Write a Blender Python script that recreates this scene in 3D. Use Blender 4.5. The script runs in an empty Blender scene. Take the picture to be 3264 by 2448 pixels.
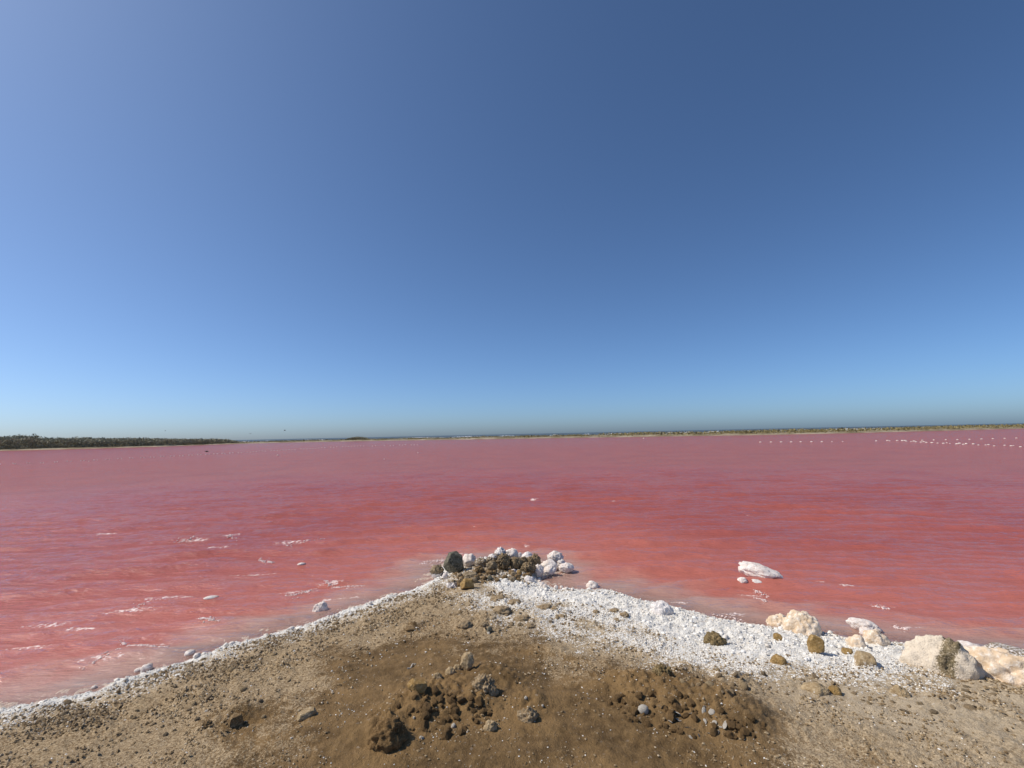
import bpy, bmesh, math, random
import numpy as np
from mathutils import Vector, Matrix

random.seed(7)
RNG = np.random.default_rng(7)
SC = bpy.context.scene
COL = SC.collection

# ------------------------------------------------------------------ camera
PW, PH = 3264.0, 2448.0
FPX = 1495.0                      # focal length in photograph pixels
CAMZ = 1.9
PITCH = math.radians(6.1)
ROLL = math.radians(1.23)
cam_d = bpy.data.cameras.new('camera')
cam = bpy.data.objects.new('camera', cam_d)
COL.objects.link(cam)
cam_d.sensor_width = 36.0
cam_d.lens = 36.0 * FPX / PW
cam_d.clip_start = 0.05
cam_d.clip_end = 60000
R_CAM = Matrix.Rotation(math.radians(90) + PITCH, 3, 'X') @ Matrix.Rotation(-ROLL, 3, 'Z')
cam.matrix_world = Matrix.Translation((0, 0, CAMZ)) @ R_CAM.to_4x4()
SC.camera = cam
RC = np.array(R_CAM)
VIEW = -RC[:, 2]

# ------------------------------------------------------------------ sky, sun, exposure
SUN_EL = math.radians(48)
SUN_AZ = math.radians(-89)       # clockwise from the view direction (+Y): from the left
world = bpy.data.worlds.new('World')
SC.world = world
world.use_nodes = True
wn = world.node_tree
wn.nodes.clear()
sky = wn.nodes.new('ShaderNodeTexSky')
sky.sky_type = 'NISHITA'
sky.sun_disc = False
sky.sun_elevation = SUN_EL
sky.sun_rotation = SUN_AZ
sky.altitude = 0
sky.air_density = 0.6
sky.dust_density = 1.15
sky.ozone_density = 9.0
bg = wn.nodes.new('ShaderNodeBackground')
bg.inputs['Strength'].default_value = 0.145
wo = wn.nodes.new('ShaderNodeOutputWorld')
wb = wn.nodes.new('ShaderNodeMix'); wb.data_type = 'RGBA'; wb.blend_type = 'MULTIPLY'; wb.inputs[0].default_value = 1.0
wb.inputs[7].default_value = (0.98, 1.01, 0.955, 1)          # white balance of the whole sky
wn.links.new(sky.outputs[0], wb.inputs[6]); wn.links.new(wb.outputs[2], bg.inputs['Color'])
wn.links.new(bg.outputs[0], wo.inputs['Surface'])
sun_d = bpy.data.lights.new('sun', 'SUN')
sun_d.energy = 4.3
sun_d.angle = math.radians(0.53)
sun_d.color = (1.0, 0.915, 0.80)
sun = bpy.data.objects.new('sun', sun_d)
COL.objects.link(sun)
SUN_DIR = Vector((math.sin(SUN_AZ) * math.cos(SUN_EL), math.cos(SUN_AZ) * math.cos(SUN_EL), math.sin(SUN_EL)))
sun.rotation_euler = SUN_DIR.to_track_quat('Z', 'Y').to_euler()
sun.location = (-20, -5, 20)
SC.view_settings.view_transform = 'Standard'
SC.view_settings.look = 'None'
SC.view_settings.gamma = 1.0
SC.view_settings.exposure = 0.0
SC.view_settings.use_curve_mapping = False
SC.render.engine = 'CYCLES'
SC.cycles.max_bounces = 8
SC.cycles.transparent_max_bounces = 12
SC.cycles.use_denoising = True

# ------------------------------------------------------------------ noise (vectorised)
def _h(ix, iy, iz, seed):
    h = (ix.astype(np.uint32) * np.uint32(374761393) + iy.astype(np.uint32) * np.uint32(668265263)
         + iz.astype(np.uint32) * np.uint32(2147483647 - 58) + np.uint32((seed * 974634121) & 0xffffffff))
    h = (h ^ (h >> np.uint32(13))) * np.uint32(1274126177)
    h = (h ^ (h >> np.uint32(15))) * np.uint32(2246822519)
    return h ^ (h >> np.uint32(16))

def _r(ix, iy, iz, seed):
    return _h(ix, iy, iz, seed).astype(np.float64) / 4294967295.0

def vnoise(p, seed=0):
    """gradient noise, about -1..1; p is (n,2) or (n,3)"""
    p = np.asarray(p, float)
    if p.shape[1] == 2:
        i = np.floor(p).astype(np.int64); f = p - i
        u = f * f * f * (f * (f * 6 - 15) + 10)
        z = np.zeros(len(p), np.int64)
        def g(dx, dy):
            a = _r(i[:, 0] + dx, i[:, 1] + dy, z, seed) * 2 * math.pi
            return np.cos(a) * (f[:, 0] - dx) + np.sin(a) * (f[:, 1] - dy)
        a = g(0, 0) * (1 - u[:, 0]) + g(1, 0) * u[:, 0]
        b = g(0, 1) * (1 - u[:, 0]) + g(1, 1) * u[:, 0]
        return (a * (1 - u[:, 1]) + b * u[:, 1]) * 1.45
    i = np.floor(p).astype(np.int64); f = p - i
    u = f * f * f * (f * (f * 6 - 15) + 10)
    def g(dx, dy, dz):
        h = _h(i[:, 0] + dx, i[:, 1] + dy, i[:, 2] + dz, seed)
        a = (h & np.uint32(0xffff)) / 65535.0 * 2 * math.pi
        c = (h >> np.uint32(16)) / 65535.0 * 2 - 1
        s = np.sqrt(np.maximum(0, 1 - c * c))
        return s * np.cos(a) * (f[:, 0] - dx) + s * np.sin(a) * (f[:, 1] - dy) + c * (f[:, 2] - dz)
    out = 0
    for dx in (0, 1):
        wx = u[:, 0] if dx else 1 - u[:, 0]
        for dy in (0, 1):
            wy = u[:, 1] if dy else 1 - u[:, 1]
            for dz in (0, 1):
                wz = u[:, 2] if dz else 1 - u[:, 2]
                out = out + g(dx, dy, dz) * wx * wy * wz
    return out * 1.45

def fbm(p, oct=4, seed=0, gain=0.5, lac=2.07):
    a, s, t = 1.0, 0.0, 0.0
    p = np.asarray(p, float)
    for o in range(oct):
        s = s + a * vnoise(p, seed + o * 17); t += a
        p = p * lac + 3.7; a *= gain
    return s / t

def ridged(p, oct=4, seed=0):
    a, s, t = 1.0, 0.0, 0.0
    p = np.asarray(p, float)
    for o in range(oct):
        s = s + a * (1 - np.abs(vnoise(p, seed + o * 13))); t += a
        p = p * 2.1 + 5.1; a *= 0.5
    return s / t

def worley(p, seed=0):
    """F1 distance"""
    p = np.asarray(p, float)
    dim = p.shape[1]
    i = np.floor(p).astype(np.int64)
    best = np.full(len(p), 9.0)
    rz = (-1, 0, 1) if dim == 3 else (0,)
    for dx in (-1, 0, 1):
        for dy in (-1, 0, 1):
            for dz in rz:
                cx, cy = i[:, 0] + dx, i[:, 1] + dy
                cz = i[:, 2] + dz if dim == 3 else np.zeros(len(p), np.int64)
                ex = cx + _r(cx, cy, cz, seed) - p[:, 0]
                ey = cy + _r(cx, cy, cz, seed + 101) - p[:, 1]
                d = ex * ex + ey * ey
                if dim == 3:
                    ez = cz + _r(cx, cy, cz, seed + 202) - p[:, 2]
                    d = d + ez * ez
                best = np.minimum(best, d)
    return np.sqrt(best)

def sstep(a, b, x):
    t = np.clip((x - a) / (b - a), 0, 1)
    return t * t * (3 - 2 * t)

# ------------------------------------------------------------------ from a place in the photograph to a place on the ground
def ray(px, py):
    d = RC @ np.array([(px - PW / 2) / FPX, -(py - PH / 2) / FPX, -1.0])
    return d                                   # scaled so that depth along the view axis is 1

def at(px, py, z=0.0):
    d = ray(px, py)
    t = (z - CAMZ) / d[2]
    return np.array([d[0] * t, d[1] * t, z])

def at_depth(px, py, depth):
    d = ray(px, py) * depth
    return np.array([d[0], d[1], CAMZ + d[2]])

# ------------------------------------------------------------------ the shore of the spit of land we stand on
LEFT_SHORE = [(-420, 2330), (-200, 2290), (0, 2252), (150, 2225), (300, 2192), (420, 2150), (540, 2112), (700, 2056), (800, 2024),
              (900, 2000), (1000, 1972), (1100, 1940), (1200, 1912), (1300, 1885), (1375, 1862), (1405, 1845)]
TIP = [(1400, 1826), (1420, 1806), (1470, 1800), (1540, 1794), (1620, 1790), (1690, 1796), (1740, 1812), (1730, 1836), (1690, 1852)]
RIGHT_SHORE = [(1720, 1870), (1780, 1886), (1850, 1888), (1930, 1886), (2000, 1900), (2090, 1922), (2150, 1936), (2220, 1952),
               (2300, 1968), (2380, 1984), (2450, 1994), (2560, 2010), (2640, 2022), (2720, 2038), (2800, 2046), (2880, 2058),
               (2960, 2074), (3060, 2086), (3160, 2096), (3264, 2104), (3420, 2120), (3700, 2150)]
LEFT_SHORE = [(x, y + float(np.interp(x, [0, 1000, 1300, 1405], [30, 24, 12, 0]))) for x, y in LEFT_SHORE]
RIGHT_SHORE = [(x, y + float(np.interp(x, [1720, 1900, 2300, 2900], [0, 8, 14, 8]))) for x, y in RIGHT_SHORE]
SH = [at(*q)[:2] for q in LEFT_SHORE + TIP + RIGHT_SHORE]
SH = [np.array((-90., -60.)), np.array((-14., -3.)), np.array((-6.5, 1.2))] + SH + [np.array((9., 2.6)), np.array((18., -2.)), np.array((90., -60.))]
SH = np.array(SH)
LANDPOLY = np.vstack([SH, [(90., -400.), (-90., -400.)]])

def seg_dist(p, poly, closed=False):
    d = np.full(len(p), 1e9)
    n = len(poly)
    for k in range(n if closed else n - 1):
        a, b = poly[k], poly[(k + 1) % n]
        ab = b - a
        t = np.clip(((p - a) @ ab) / (ab @ ab + 1e-12), 0, 1)
        q = p - a - t[:, None] * ab
        d = np.minimum(d, np.einsum('ij,ij->i', q, q))
    return np.sqrt(d)

def inside(p, poly):
    c = np.zeros(len(p), bool)
    n = len(poly)
    for k in range(n):
        x1, y1 = poly[k]; x2, y2 = poly[(k + 1) % n]
        cond = (y1 > p[:, 1]) != (y2 > p[:, 1])
        xi = (x2 - x1) * (p[:, 1] - y1) / (y2 - y1 + 1e-15) + x1
        c ^= cond & (p[:, 0] < xi)
    return c

def sdist(p, poly):
    d = seg_dist(p, poly, True)
    return np.where(inside(p, poly), -d, d)

def shore_d(p):
    """distance inland (positive on land, negative under water)"""
    q = p + 0.035 * np.stack([fbm(p * 4, 3, 5), fbm(p * 4, 3, 9)], 1)
    d = seg_dist(q, SH)
    return np.where(inside(q, LANDPOLY), d, -d)

SALT_PX = [(1560, 1880), (1600, 1860), (1690, 1856), (1740, 1868), (1850, 1882), (1930, 1880), (2090, 1916), (2300, 1962), (2450, 1988),
           (2640, 2016), (2800, 2040), (2900, 2056), (2925, 2080), (2905, 2130), (2860, 2172), (2740, 2168), (2640, 2162), (2560, 2154),
           (2470, 2146), (2380, 2136), (2290, 2124), (2180, 2100), (2080, 2045), (2010, 1995), (1930, 1965), (1820, 1945), (1720, 1930),
           (1640, 1915), (1580, 1895)]
SALT = np.array([at(x, y, 0.12)[:2] for x, y in SALT_PX])
SPECK_PX = SALT_PX[:12] + [(3000, 2120), (2900, 2230), (2700, 2230), (2500, 2230), (2300, 2220), (2150, 2180), (1950, 2120), (1750, 2060),
                           (1600, 2000), (1500, 1950), (1440, 1900)]
SPECK = np.array([at(x, y, 0.15)[:2] for x, y in SPECK_PX])
MUD_PX = [(1130, 2070), (1300, 2030), (1450, 2040), (1650, 2080), (1800, 2160), (1950, 2190), (2150, 2210), (2320, 2280), (2420, 2330),
          (2480, 2448), (2700, 3000), (600, 3000), (900, 2448), (960, 2330), (1000, 2220), (1060, 2130)]
MUD = np.array([at(x, y, 0.25)[:2] for x, y in MUD_PX])
# knobbly places: (px, py, radius m, height m, cragginess)
MOUNDS = [(1400, 2265, 0.30, 0.05, 1.0), (1330, 2290, 0.16, 0.05, 1.0), (1520, 2290, 0.14, 0.05, 1.0), (1690, 2285, 0.12, 0.05, 0.9),
          (1570, 2190, 0.16, 0.05, 0.8), (1640, 2215, 0.12, 0.03, 0.8), (2100, 2245, 0.34, 0.06, 1.0), (2260, 2275, 0.28, 0.06, 1.0),
          (2000, 2225, 0.18, 0.04, 1.0), (2380, 2320, 0.2, 0.05, 1.0), (1620, 1940, 0.22, 0.03, 0.9), (1700, 1975, 0.2, 0.03, 0.9),
          (1790, 1960, 0.14, 0.035, 0.9), (2180, 2160, 0.16, 0.03, 0.8), (2330, 2180, 0.14, 0.03, 0.8), (730, 2310, 0.2, 0.04, 0.9),
          (1240, 2350, 0.2, 0.05, 1.0), (1600, 1820, 0.5, 0.02, 0.25), (1480, 1830, 0.4, 0.03, 0.3), (640, 2220, 0.16, 0.025, 0.7),
          (1540, 1990, 0.18, 0.03, 0.8), (1310, 2005, 0.12, 0.025, 0.7), (1980, 1965, 0.14, 0.03, 0.6)]
MOUND_W = [(at(x, y, 0.2)[:2], r, h, c) for x, y, r, h, c in MOUNDS]

def base_height(p):
    d = shore_d(p)
    land = 0.035 * (1 - np.exp(-np.maximum(d, 0) / 0.05)) + 0.27 * (1 - np.exp(-np.maximum(d, 0) / 1.3))
    bed = -0.085 * np.maximum(-d, 0)
    bed = np.maximum(bed, -0.75)
    h = np.where(d > 0, land, bed)
    for c, r, hh, cr in MOUND_W:
        q = np.sum((p - c) ** 2, 1) / (r * r)
        h = h + hh * np.exp(-q * 1.3)
    return h, d

def base_z(x, y):
    return float(base_height(np.array([[x, y]]))[0][0])

def ground_at(px, py):
    d = ray(px, py)
    hit, loc, nrm, idx = GROUND.ray_cast(Vector((0, 0, CAMZ)), Vector(d))
    if hit and loc.z > 0.0:
        return np.array(loc)
    return at(px, py, 0.0)

# ------------------------------------------------------------------ mesh helpers
def mesh_np(name, verts, faces, smooth=True):
    verts = np.asarray(verts, np.float32)
    faces = np.asarray(faces, np.int32)
    me = bpy.data.meshes.new(name)
    n = faces.shape[1]
    me.vertices.add(len(verts)); me.vertices.foreach_set('co', verts.ravel())
    me.loops.add(faces.size); me.loops.foreach_set('vertex_index', faces.ravel())
    me.polygons.add(len(faces))
    me.polygons.foreach_set('loop_start', np.arange(0, faces.size, n, dtype=np.int32))
    me.polygons.foreach_set('use_smooth', np.full(len(faces), smooth))
    me.update(calc_edges=True)
    me.validate()
    return me

def attr(me, name, vals):
    a = me.attributes.new(name, 'FLOAT', 'POINT')
    a.data.foreach_set('value', np.asarray(vals, np.float32))

def obj(name, me, mat=None, parent=None, label=None, category=None, group=None, kind=None):
    o = bpy.data.objects.new(name, me)
    COL.objects.link(o)
    if mat is not None and len(me.materials) == 0:
        me.materials.append(mat)
    if parent: o.parent = parent
    if label: o['label'] = label
    if category: o['category'] = category
    if group: o['group'] = group
    if kind: o['kind'] = kind
    return o

def polar_grid(az, r, cx=0.0, cy=0.0):
    A, Rr = np.meshgrid(az, r)
    X = cx + np.sin(A) * Rr; Y = cy + np.cos(A) * Rr
    nr, na = A.shape
    idx = np.arange(nr * na).reshape(nr, na)
    f = np.stack([idx[:-1, :-1], idx[:-1, 1:], idx[1:, 1:], idx[1:, :-1]], -1).reshape(-1, 4)
    return X.ravel(), Y.ravel(), f, nr, na

_ICO = {}
def ico(sub):
    if sub not in _ICO:
        bm = bmesh.new()
        bmesh.ops.create_icosphere(bm, subdivisions=sub, radius=1.0)
        v = np.array([q.co[:] for q in bm.verts]); f = np.array([[q.index for q in p.verts] for p in bm.faces])
        bm.free()
        _ICO[sub] = (v, f)
    return _ICO[sub]

# ------------------------------------------------------------------ material helpers
class N:
    def __init__(self, name):
        self.m = bpy.data.materials.new(name)
        self.m.use_nodes = True
        self.t = self.m.node_tree
        self.t.nodes.clear()
        self.out = self.t.nodes.new('ShaderNodeOutputMaterial')
        tc = self.t.nodes.new('ShaderNodeTexCoord')
        self.co = tc.outputs['Object']
    def n(self, typ, **kw):
        x = self.t.nodes.new(typ)
        for k, v in kw.items(): setattr(x, k, v)
        return x
    def l(self, a, b): self.t.links.new(a, b)
    def put(self, sock, v):
        if isinstance(v, bpy.types.NodeSocket): self.l(v, sock)
        elif isinstance(v, tuple) and len(v) == 3 and sock.type == 'RGBA': sock.default_value = (*v, 1)
        else: sock.default_value = v
    def noise(self, scale, detail=4, rough=0.55, co=None, dist=0.0):
        x = self.n('ShaderNodeTexNoise'); x.inputs['Scale'].default_value = scale
        x.inputs['Detail'].default_value = detail; x.inputs['Roughness'].default_value = rough; x.inputs['Distortion'].default_value = dist
        self.l(co or self.co, x.inputs['Vector'])
        return x.outputs['Fac']
    def voro(self, scale, co=None, feature='F1'):
        x = self.n('ShaderNodeTexVoronoi', feature=feature); x.inputs['Scale'].default_value = scale
        self.l(co or self.co, x.inputs['Vector'])
        return x
    def mapping(self, scale=(1, 1, 1), rot=(0, 0, 0), co=None):
        x = self.n('ShaderNodeMapping'); x.inputs['Scale'].default_value = scale; x.inputs['Rotation'].default_value = rot
        self.l(co or self.co, x.inputs['Vector']); return x.outputs[0]
    def math(self, op, a, b=0.0, c=0.0, clamp=False):
        x = self.n('ShaderNodeMath', operation=op, use_clamp=clamp)
        self.put(x.inputs[0], a); self.put(x.inputs[1], b); self.put(x.inputs[2], c)
        return x.outputs[0]
    def ramp(self, v, lo, hi, a=0.0, b=1.0):
        x = self.n('ShaderNodeMapRange', interpolation_type='SMOOTHSTEP')
        self.put(x.inputs[0], v); x.inputs[1].default_value = lo; x.inputs[2].default_value = hi
        x.inputs[3].default_value = a; x.inputs[4].default_value = b
        return x.outputs[0]
    def mix(self, f, a, b):
        x = self.n('ShaderNodeMix', data_type='RGBA')
        self.put(x.inputs[0], f); self.put(x.inputs[6], a); self.put(x.inputs[7], b)
        return x.outputs[2]
    def attr(self, name):
        x = self.n('ShaderNodeAttribute', attribute_name=name); return x.outputs['Fac']
    def bump(self, h, strength=0.5, dist=0.01, normal=None):
        x = self.n('ShaderNodeBump'); x.inputs['Strength'].default_value = strength; x.inputs['Distance'].default_value = dist
        self.l(h, x.inputs['Height'])
        if normal: self.l(normal, x.inputs['Normal'])
        return x.outputs[0]
    def principled(self, col, rough=0.9, normal=None, spec=0.3):
        x = self.n('ShaderNodeBsdfPrincipled')
        self.put(x.inputs['Base Color'], col); self.put(x.inputs['Roughness'], rough)
        x.inputs['Specular IOR Level'].default_value = spec
        if normal: self.l(normal, x.inputs['Normal'])
        self.l(x.outputs[0], self.out.inputs['Surface'])
        return x

def ground_material():
    k = N('shore_mud_and_salt')
    salt, dry = k.attr('salt'), k.attr('dry')
    n1, n2, n3 = k.noise(2.2, 5), k.noise(14, 5, 0.6), k.noise(85, 4, 0.65)
    mud = k.mix(k.ramp(n2, 0.35, 0.68), (0.11, 0.066, 0.026), (0.205, 0.128, 0.054))
    mud = k.mix(k.ramp(n1, 0.4, 0.65), mud, (0.245, 0.152, 0.064))
    mud = k.mix(k.ramp(n3, 0.55, 0.75, 0.0, 0.5), mud, (0.33, 0.23, 0.12))
    tan = k.mix(k.ramp(n3, 0.36, 0.64), (0.190, 0.122, 0.057), (0.53, 0.405, 0.25))
    tan = k.mix(k.ramp(n2, 0.48, 0.68, 0.0, 0.6), tan, (0.345, 0.25, 0.145))
    dryf = k.math('ADD', k.math('ADD', dry, k.math('MULTIPLY', k.math('SUBTRACT', n2, 0.5), 1.1)), k.math('MULTIPLY', k.math('SUBTRACT', n3, 0.5), 1.2))
    base = k.mix(k.ramp(dryf, 0.28, 0.72), mud, tan)
    base = k.mix(k.math('MULTIPLY', k.attr('pale'), k.ramp(n2, 0.25, 0.6, 0.45, 1.0)), base, k.mix(n3, (0.34, 0.25, 0.145), (0.68, 0.575, 0.42)))
    v1, v2 = k.voro(75), k.voro(150)
    s1 = k.n('ShaderNodeSeparateColor'); k.l(v1.outputs['Color'], s1.inputs[0])
    s2 = k.n('ShaderNodeSeparateColor'); k.l(v2.outputs['Color'], s2.inputs[0])
    g1 = k.ramp(k.math('SUBTRACT', salt, s1.outputs[0]), -0.01, 0.05)
    g2 = k.ramp(k.math('SUBTRACT', salt, s2.outputs[1]), -0.01, 0.05)
    g = k.math('MAXIMUM', g1, g2)
    saltc = k.mix(n3, (0.74, 0.71, 0.64), (0.88, 0.86, 0.81))
    saltc = k.mix(k.ramp(n2, 0.5, 0.75), saltc, (0.70, 0.63, 0.53))
    col = k.mix(g, base, saltc)
    col = k.mix(k.attr('bed'), col, k.mix(n2, (0.62, 0.50, 0.42), (0.50, 0.385, 0.31)))
    h = k.math('ADD', k.math('MULTIPLY', n3, 0.7), k.math('MULTIPLY', k.noise(230, 3), 0.4))
    b = k.bump(h, 0.9, 0.02)
    k.principled(col, k.math('SUBTRACT', 0.95, k.math('MULTIPLY', g, 0.2)), b, 0.25)
    return k.m

def water_material():
    k = N('pink_brine')
    depth, foam, far = k.attr('depth'), k.attr('foam'), k.attr('far')
    # body colour of the brine: suspended pink algae
    n = k.noise(0.35, 3)
    body = k.mix(k.ramp(n, 0.35, 0.7), (0.385, 0.104, 0.080), (0.34, 0.090, 0.074))
    # shallows coloured paler, in place of light scattered back through thin water
    shallow_light = k.ramp(k.math('ADD', depth, k.math('MULTIPLY', k.math('SUBTRACT', k.noise(2.2, 4), 0.5), 0.07)), 0.0, 0.10)
    body = k.mix(k.ramp(depth, 0.04, 0.42), (0.47, 0.150, 0.112), body)
    body = k.mix(shallow_light, (0.62, 0.41, 0.33), body)
    opac = k.math('SUBTRACT', 1.0, k.math('POWER', 2.718, k.math('MULTIPLY', depth, -32.0)), clamp=True)
    # ripples
    mp = k.mapping((1.0, 2.4, 1.0))
    rg = k.n('ShaderNodeTexNoise', noise_type='RIDGED_MULTIFRACTAL'); rg.inputs['Scale'].default_value = 1.7; rg.inputs['Detail'].default_value = 4
    rg.inputs['Roughness'].default_value = 0.5; rg.inputs['Distortion'].default_value = 0.5
    k.l(k.mapping((0.55, 2.2, 1.0)), rg.inputs['Vector'])
    r1 = k.math('ADD', k.noise(2.6, 4, 0.6, mp, 0.4), k.math('MULTIPLY', rg.outputs['Fac'], 0.16))
    r2 = k.noise(9, 4, 0.65, k.mapping((1.0, 3.0, 1.0), (0, 0, 0.12)), 0.3)
    h = k.math('ADD', k.math('MULTIPLY', r1, k.math('ADD', 0.060, k.math('MULTIPLY', far, 0.03))), k.math('MULTIPLY', r2, k.math('ADD', 0.020, k.math('MULTIPLY', far, 0.012))))
    rf = k.n('ShaderNodeTexNoise', noise_type='RIDGED_MULTIFRACTAL'); rf.inputs['Scale'].default_value = 0.55; rf.inputs['Detail'].default_value = 5
    rf.inputs['Roughness'].default_value = 0.6; rf.inputs['Distortion'].default_value = 0.4
    k.l(k.mapping((0.35, 1.3, 1.0)), rf.inputs['Vector'])
    gust = k.ramp(k.noise(0.06, 3, 0.6, k.mapping((0.5, 1.6, 1.0))), 0.35, 0.65, 0.4, 1.3)
    h = k.math('ADD', h, k.math('MULTIPLY', k.math('MULTIPLY', rf.outputs['Fac'], gust), k.math('ADD', 0.006, k.math('MULTIPLY', far, 0.10))))
    nb = k.bump(h, 1.0, 1.0)
    fn = k.math('SUBTRACT', k.math('ADD', k.noise(26, 5, 0.75, k.mapping((1, 1.6, 1))), k.math('MULTIPLY', foam, 0.62)), 0.85)
    ff = k.ramp(fn, -0.02, 0.14)
    dif = k.n('ShaderNodeBsdfDiffuse'); k.put(dif.inputs['Color'], body); k.l(k.bump(h, 0.38, 1.0), dif.inputs['Normal'])
    tr = k.n('ShaderNodeBsdfTransparent'); tr.inputs[0].default_value = (0.97, 0.80, 0.76, 1)
    m1 = k.n('ShaderNodeMixShader'); k.l(opac, m1.inputs[0]); k.l(tr.outputs[0], m1.inputs[1]); k.l(dif.outputs[0], m1.inputs[2])
    fr = k.n('ShaderNodeFresnel'); fr.inputs['IOR'].default_value = 1.36; k.l(nb, fr.inputs['Normal'])
    gl = k.n('ShaderNodeBsdfGlossy'); gl.inputs['Roughness'].default_value = 0.10; k.l(nb, gl.inputs['Normal'])
    m2 = k.n('ShaderNodeMixShader'); k.l(k.math('MULTIPLY', fr.outputs[0], 0.82), m2.inputs[0]); k.l(m1.outputs[0], m2.inputs[1]); k.l(gl.outputs[0], m2.inputs[2])
    fd = k.n('ShaderNodeBsdfDiffuse'); fd.inputs[0].default_value = (0.80, 0.68, 0.63, 1)
    m3 = k.n('ShaderNodeMixShader'); k.l(ff, m3.inputs[0]); k.l(m2.outputs[0], m3.inputs[1]); k.l(fd.outputs[0], m3.inputs[2])
    k.l(m3.outputs[0], k.out.inputs['Surface'])
    return k.m

def rock_material(name, c_dark, c_mid, c_light, scale=14.0, salt=0.0, pits=0.5, saltcol=(0.78, 0.73, 0.69)):
    """stone with mottling, pits and, where salt > 0, a salt crust in patches"""
    k = N(name)
    n1, n2, n3 = k.noise(scale, 5, 0.6), k.noise(scale * 4, 4, 0.65), k.noise(scale * 14, 3, 0.6)
    c = k.mix(k.ramp(n1, 0.32, 0.68), c_dark, c_mid)
    c = k.mix(k.ramp(n2, 0.48, 0.72), c, c_light)
    v = k.voro(scale * 5)
    pit = k.ramp(v.outputs['Distance'], 0.05, 0.35)
    if salt > 0:
        sv = k.attr('salt')
        f = k.math('ADD', sv, k.math('MULTIPLY', k.math('SUBTRACT', n2, 0.5), 1.1))
        c = k.mix(k.ramp(f, 0.42, 0.62), c, k.mix(n3, saltcol, tuple(min(0.88, q * 1.08) for q in saltcol)))
    h = k.math('ADD', k.math('MULTIPLY', pit, 0.5 * pits), k.math('ADD', k.math('MULTIPLY', n2, 0.8), k.math('MULTIPLY', n3, 0.35)))
    b = k.bump(h, 0.8, 0.015)
    k.principled(c, 0.92, b, 0.25)
    return k.m

M_GROUND = ground_material()
M_WATER = water_material()
MATS = {
    'salt': rock_material('salt_crust', (0.68, 0.58, 0.51), (0.80, 0.74, 0.68), (0.85, 0.81, 0.77), 12, 0, 0.9),
    'peach': rock_material('peach_salt_crust', (0.62, 0.46, 0.30), (0.76, 0.65, 0.52), (0.80, 0.73, 0.64), 8, 0, 0.3),
    'basalt': rock_material('dark_rock', (0.06, 0.055, 0.040), (0.16, 0.148, 0.108), (0.31, 0.29, 0.215), 16, 0, 0.8),
    'brown': rock_material('brown_coral_rock', (0.14, 0.095, 0.050), (0.29, 0.21, 0.115), (0.50, 0.40, 0.27), 18, 0.5, 1.0),
    'crust': rock_material('salted_coral_rock', (0.15, 0.105, 0.058), (0.31, 0.235, 0.14), (0.52, 0.43, 0.31), 18, 0.5, 1.0),
    'tan': rock_material('tan_stone', (0.29, 0.205, 0.11), (0.42, 0.315, 0.18), (0.54, 0.43, 0.28), 14, 0.5, 0.4),
    'ochre': rock_material('ochre_stone', (0.22, 0.135, 0.045), (0.35, 0.225, 0.085), (0.46, 0.32, 0.16), 12, 0.5, 0.4),
    'clod': rock_material('mud_clod', (0.14, 0.085, 0.036), (0.25, 0.165, 0.078), (0.38, 0.275, 0.155), 22, 0.5, 0.7),
    'earth': rock_material('dry_earth', (0.24, 0.165, 0.088), (0.38, 0.28, 0.165), (0.52, 0.42, 0.29), 25, 0.5, 0.8),
    'mudstone': rock_material('brown_mudstone', (0.115, 0.066, 0.025), (0.21, 0.128, 0.052), (0.31, 0.20, 0.095), 25, 0.5, 0.8),
    'pitted': rock_material('cream_pitted_rock', (0.10, 0.08, 0.045), (0.30, 0.23, 0.13), (0.55, 0.45, 0.31), 22, 0.5, 1.0, (0.72, 0.615, 0.48)),
    'moss': rock_material('mossy_brown_stone', (0.13, 0.092, 0.038), (0.26, 0.188, 0.088), (0.42, 0.32, 0.18), 24, 0.5, 1.0),
}

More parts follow.
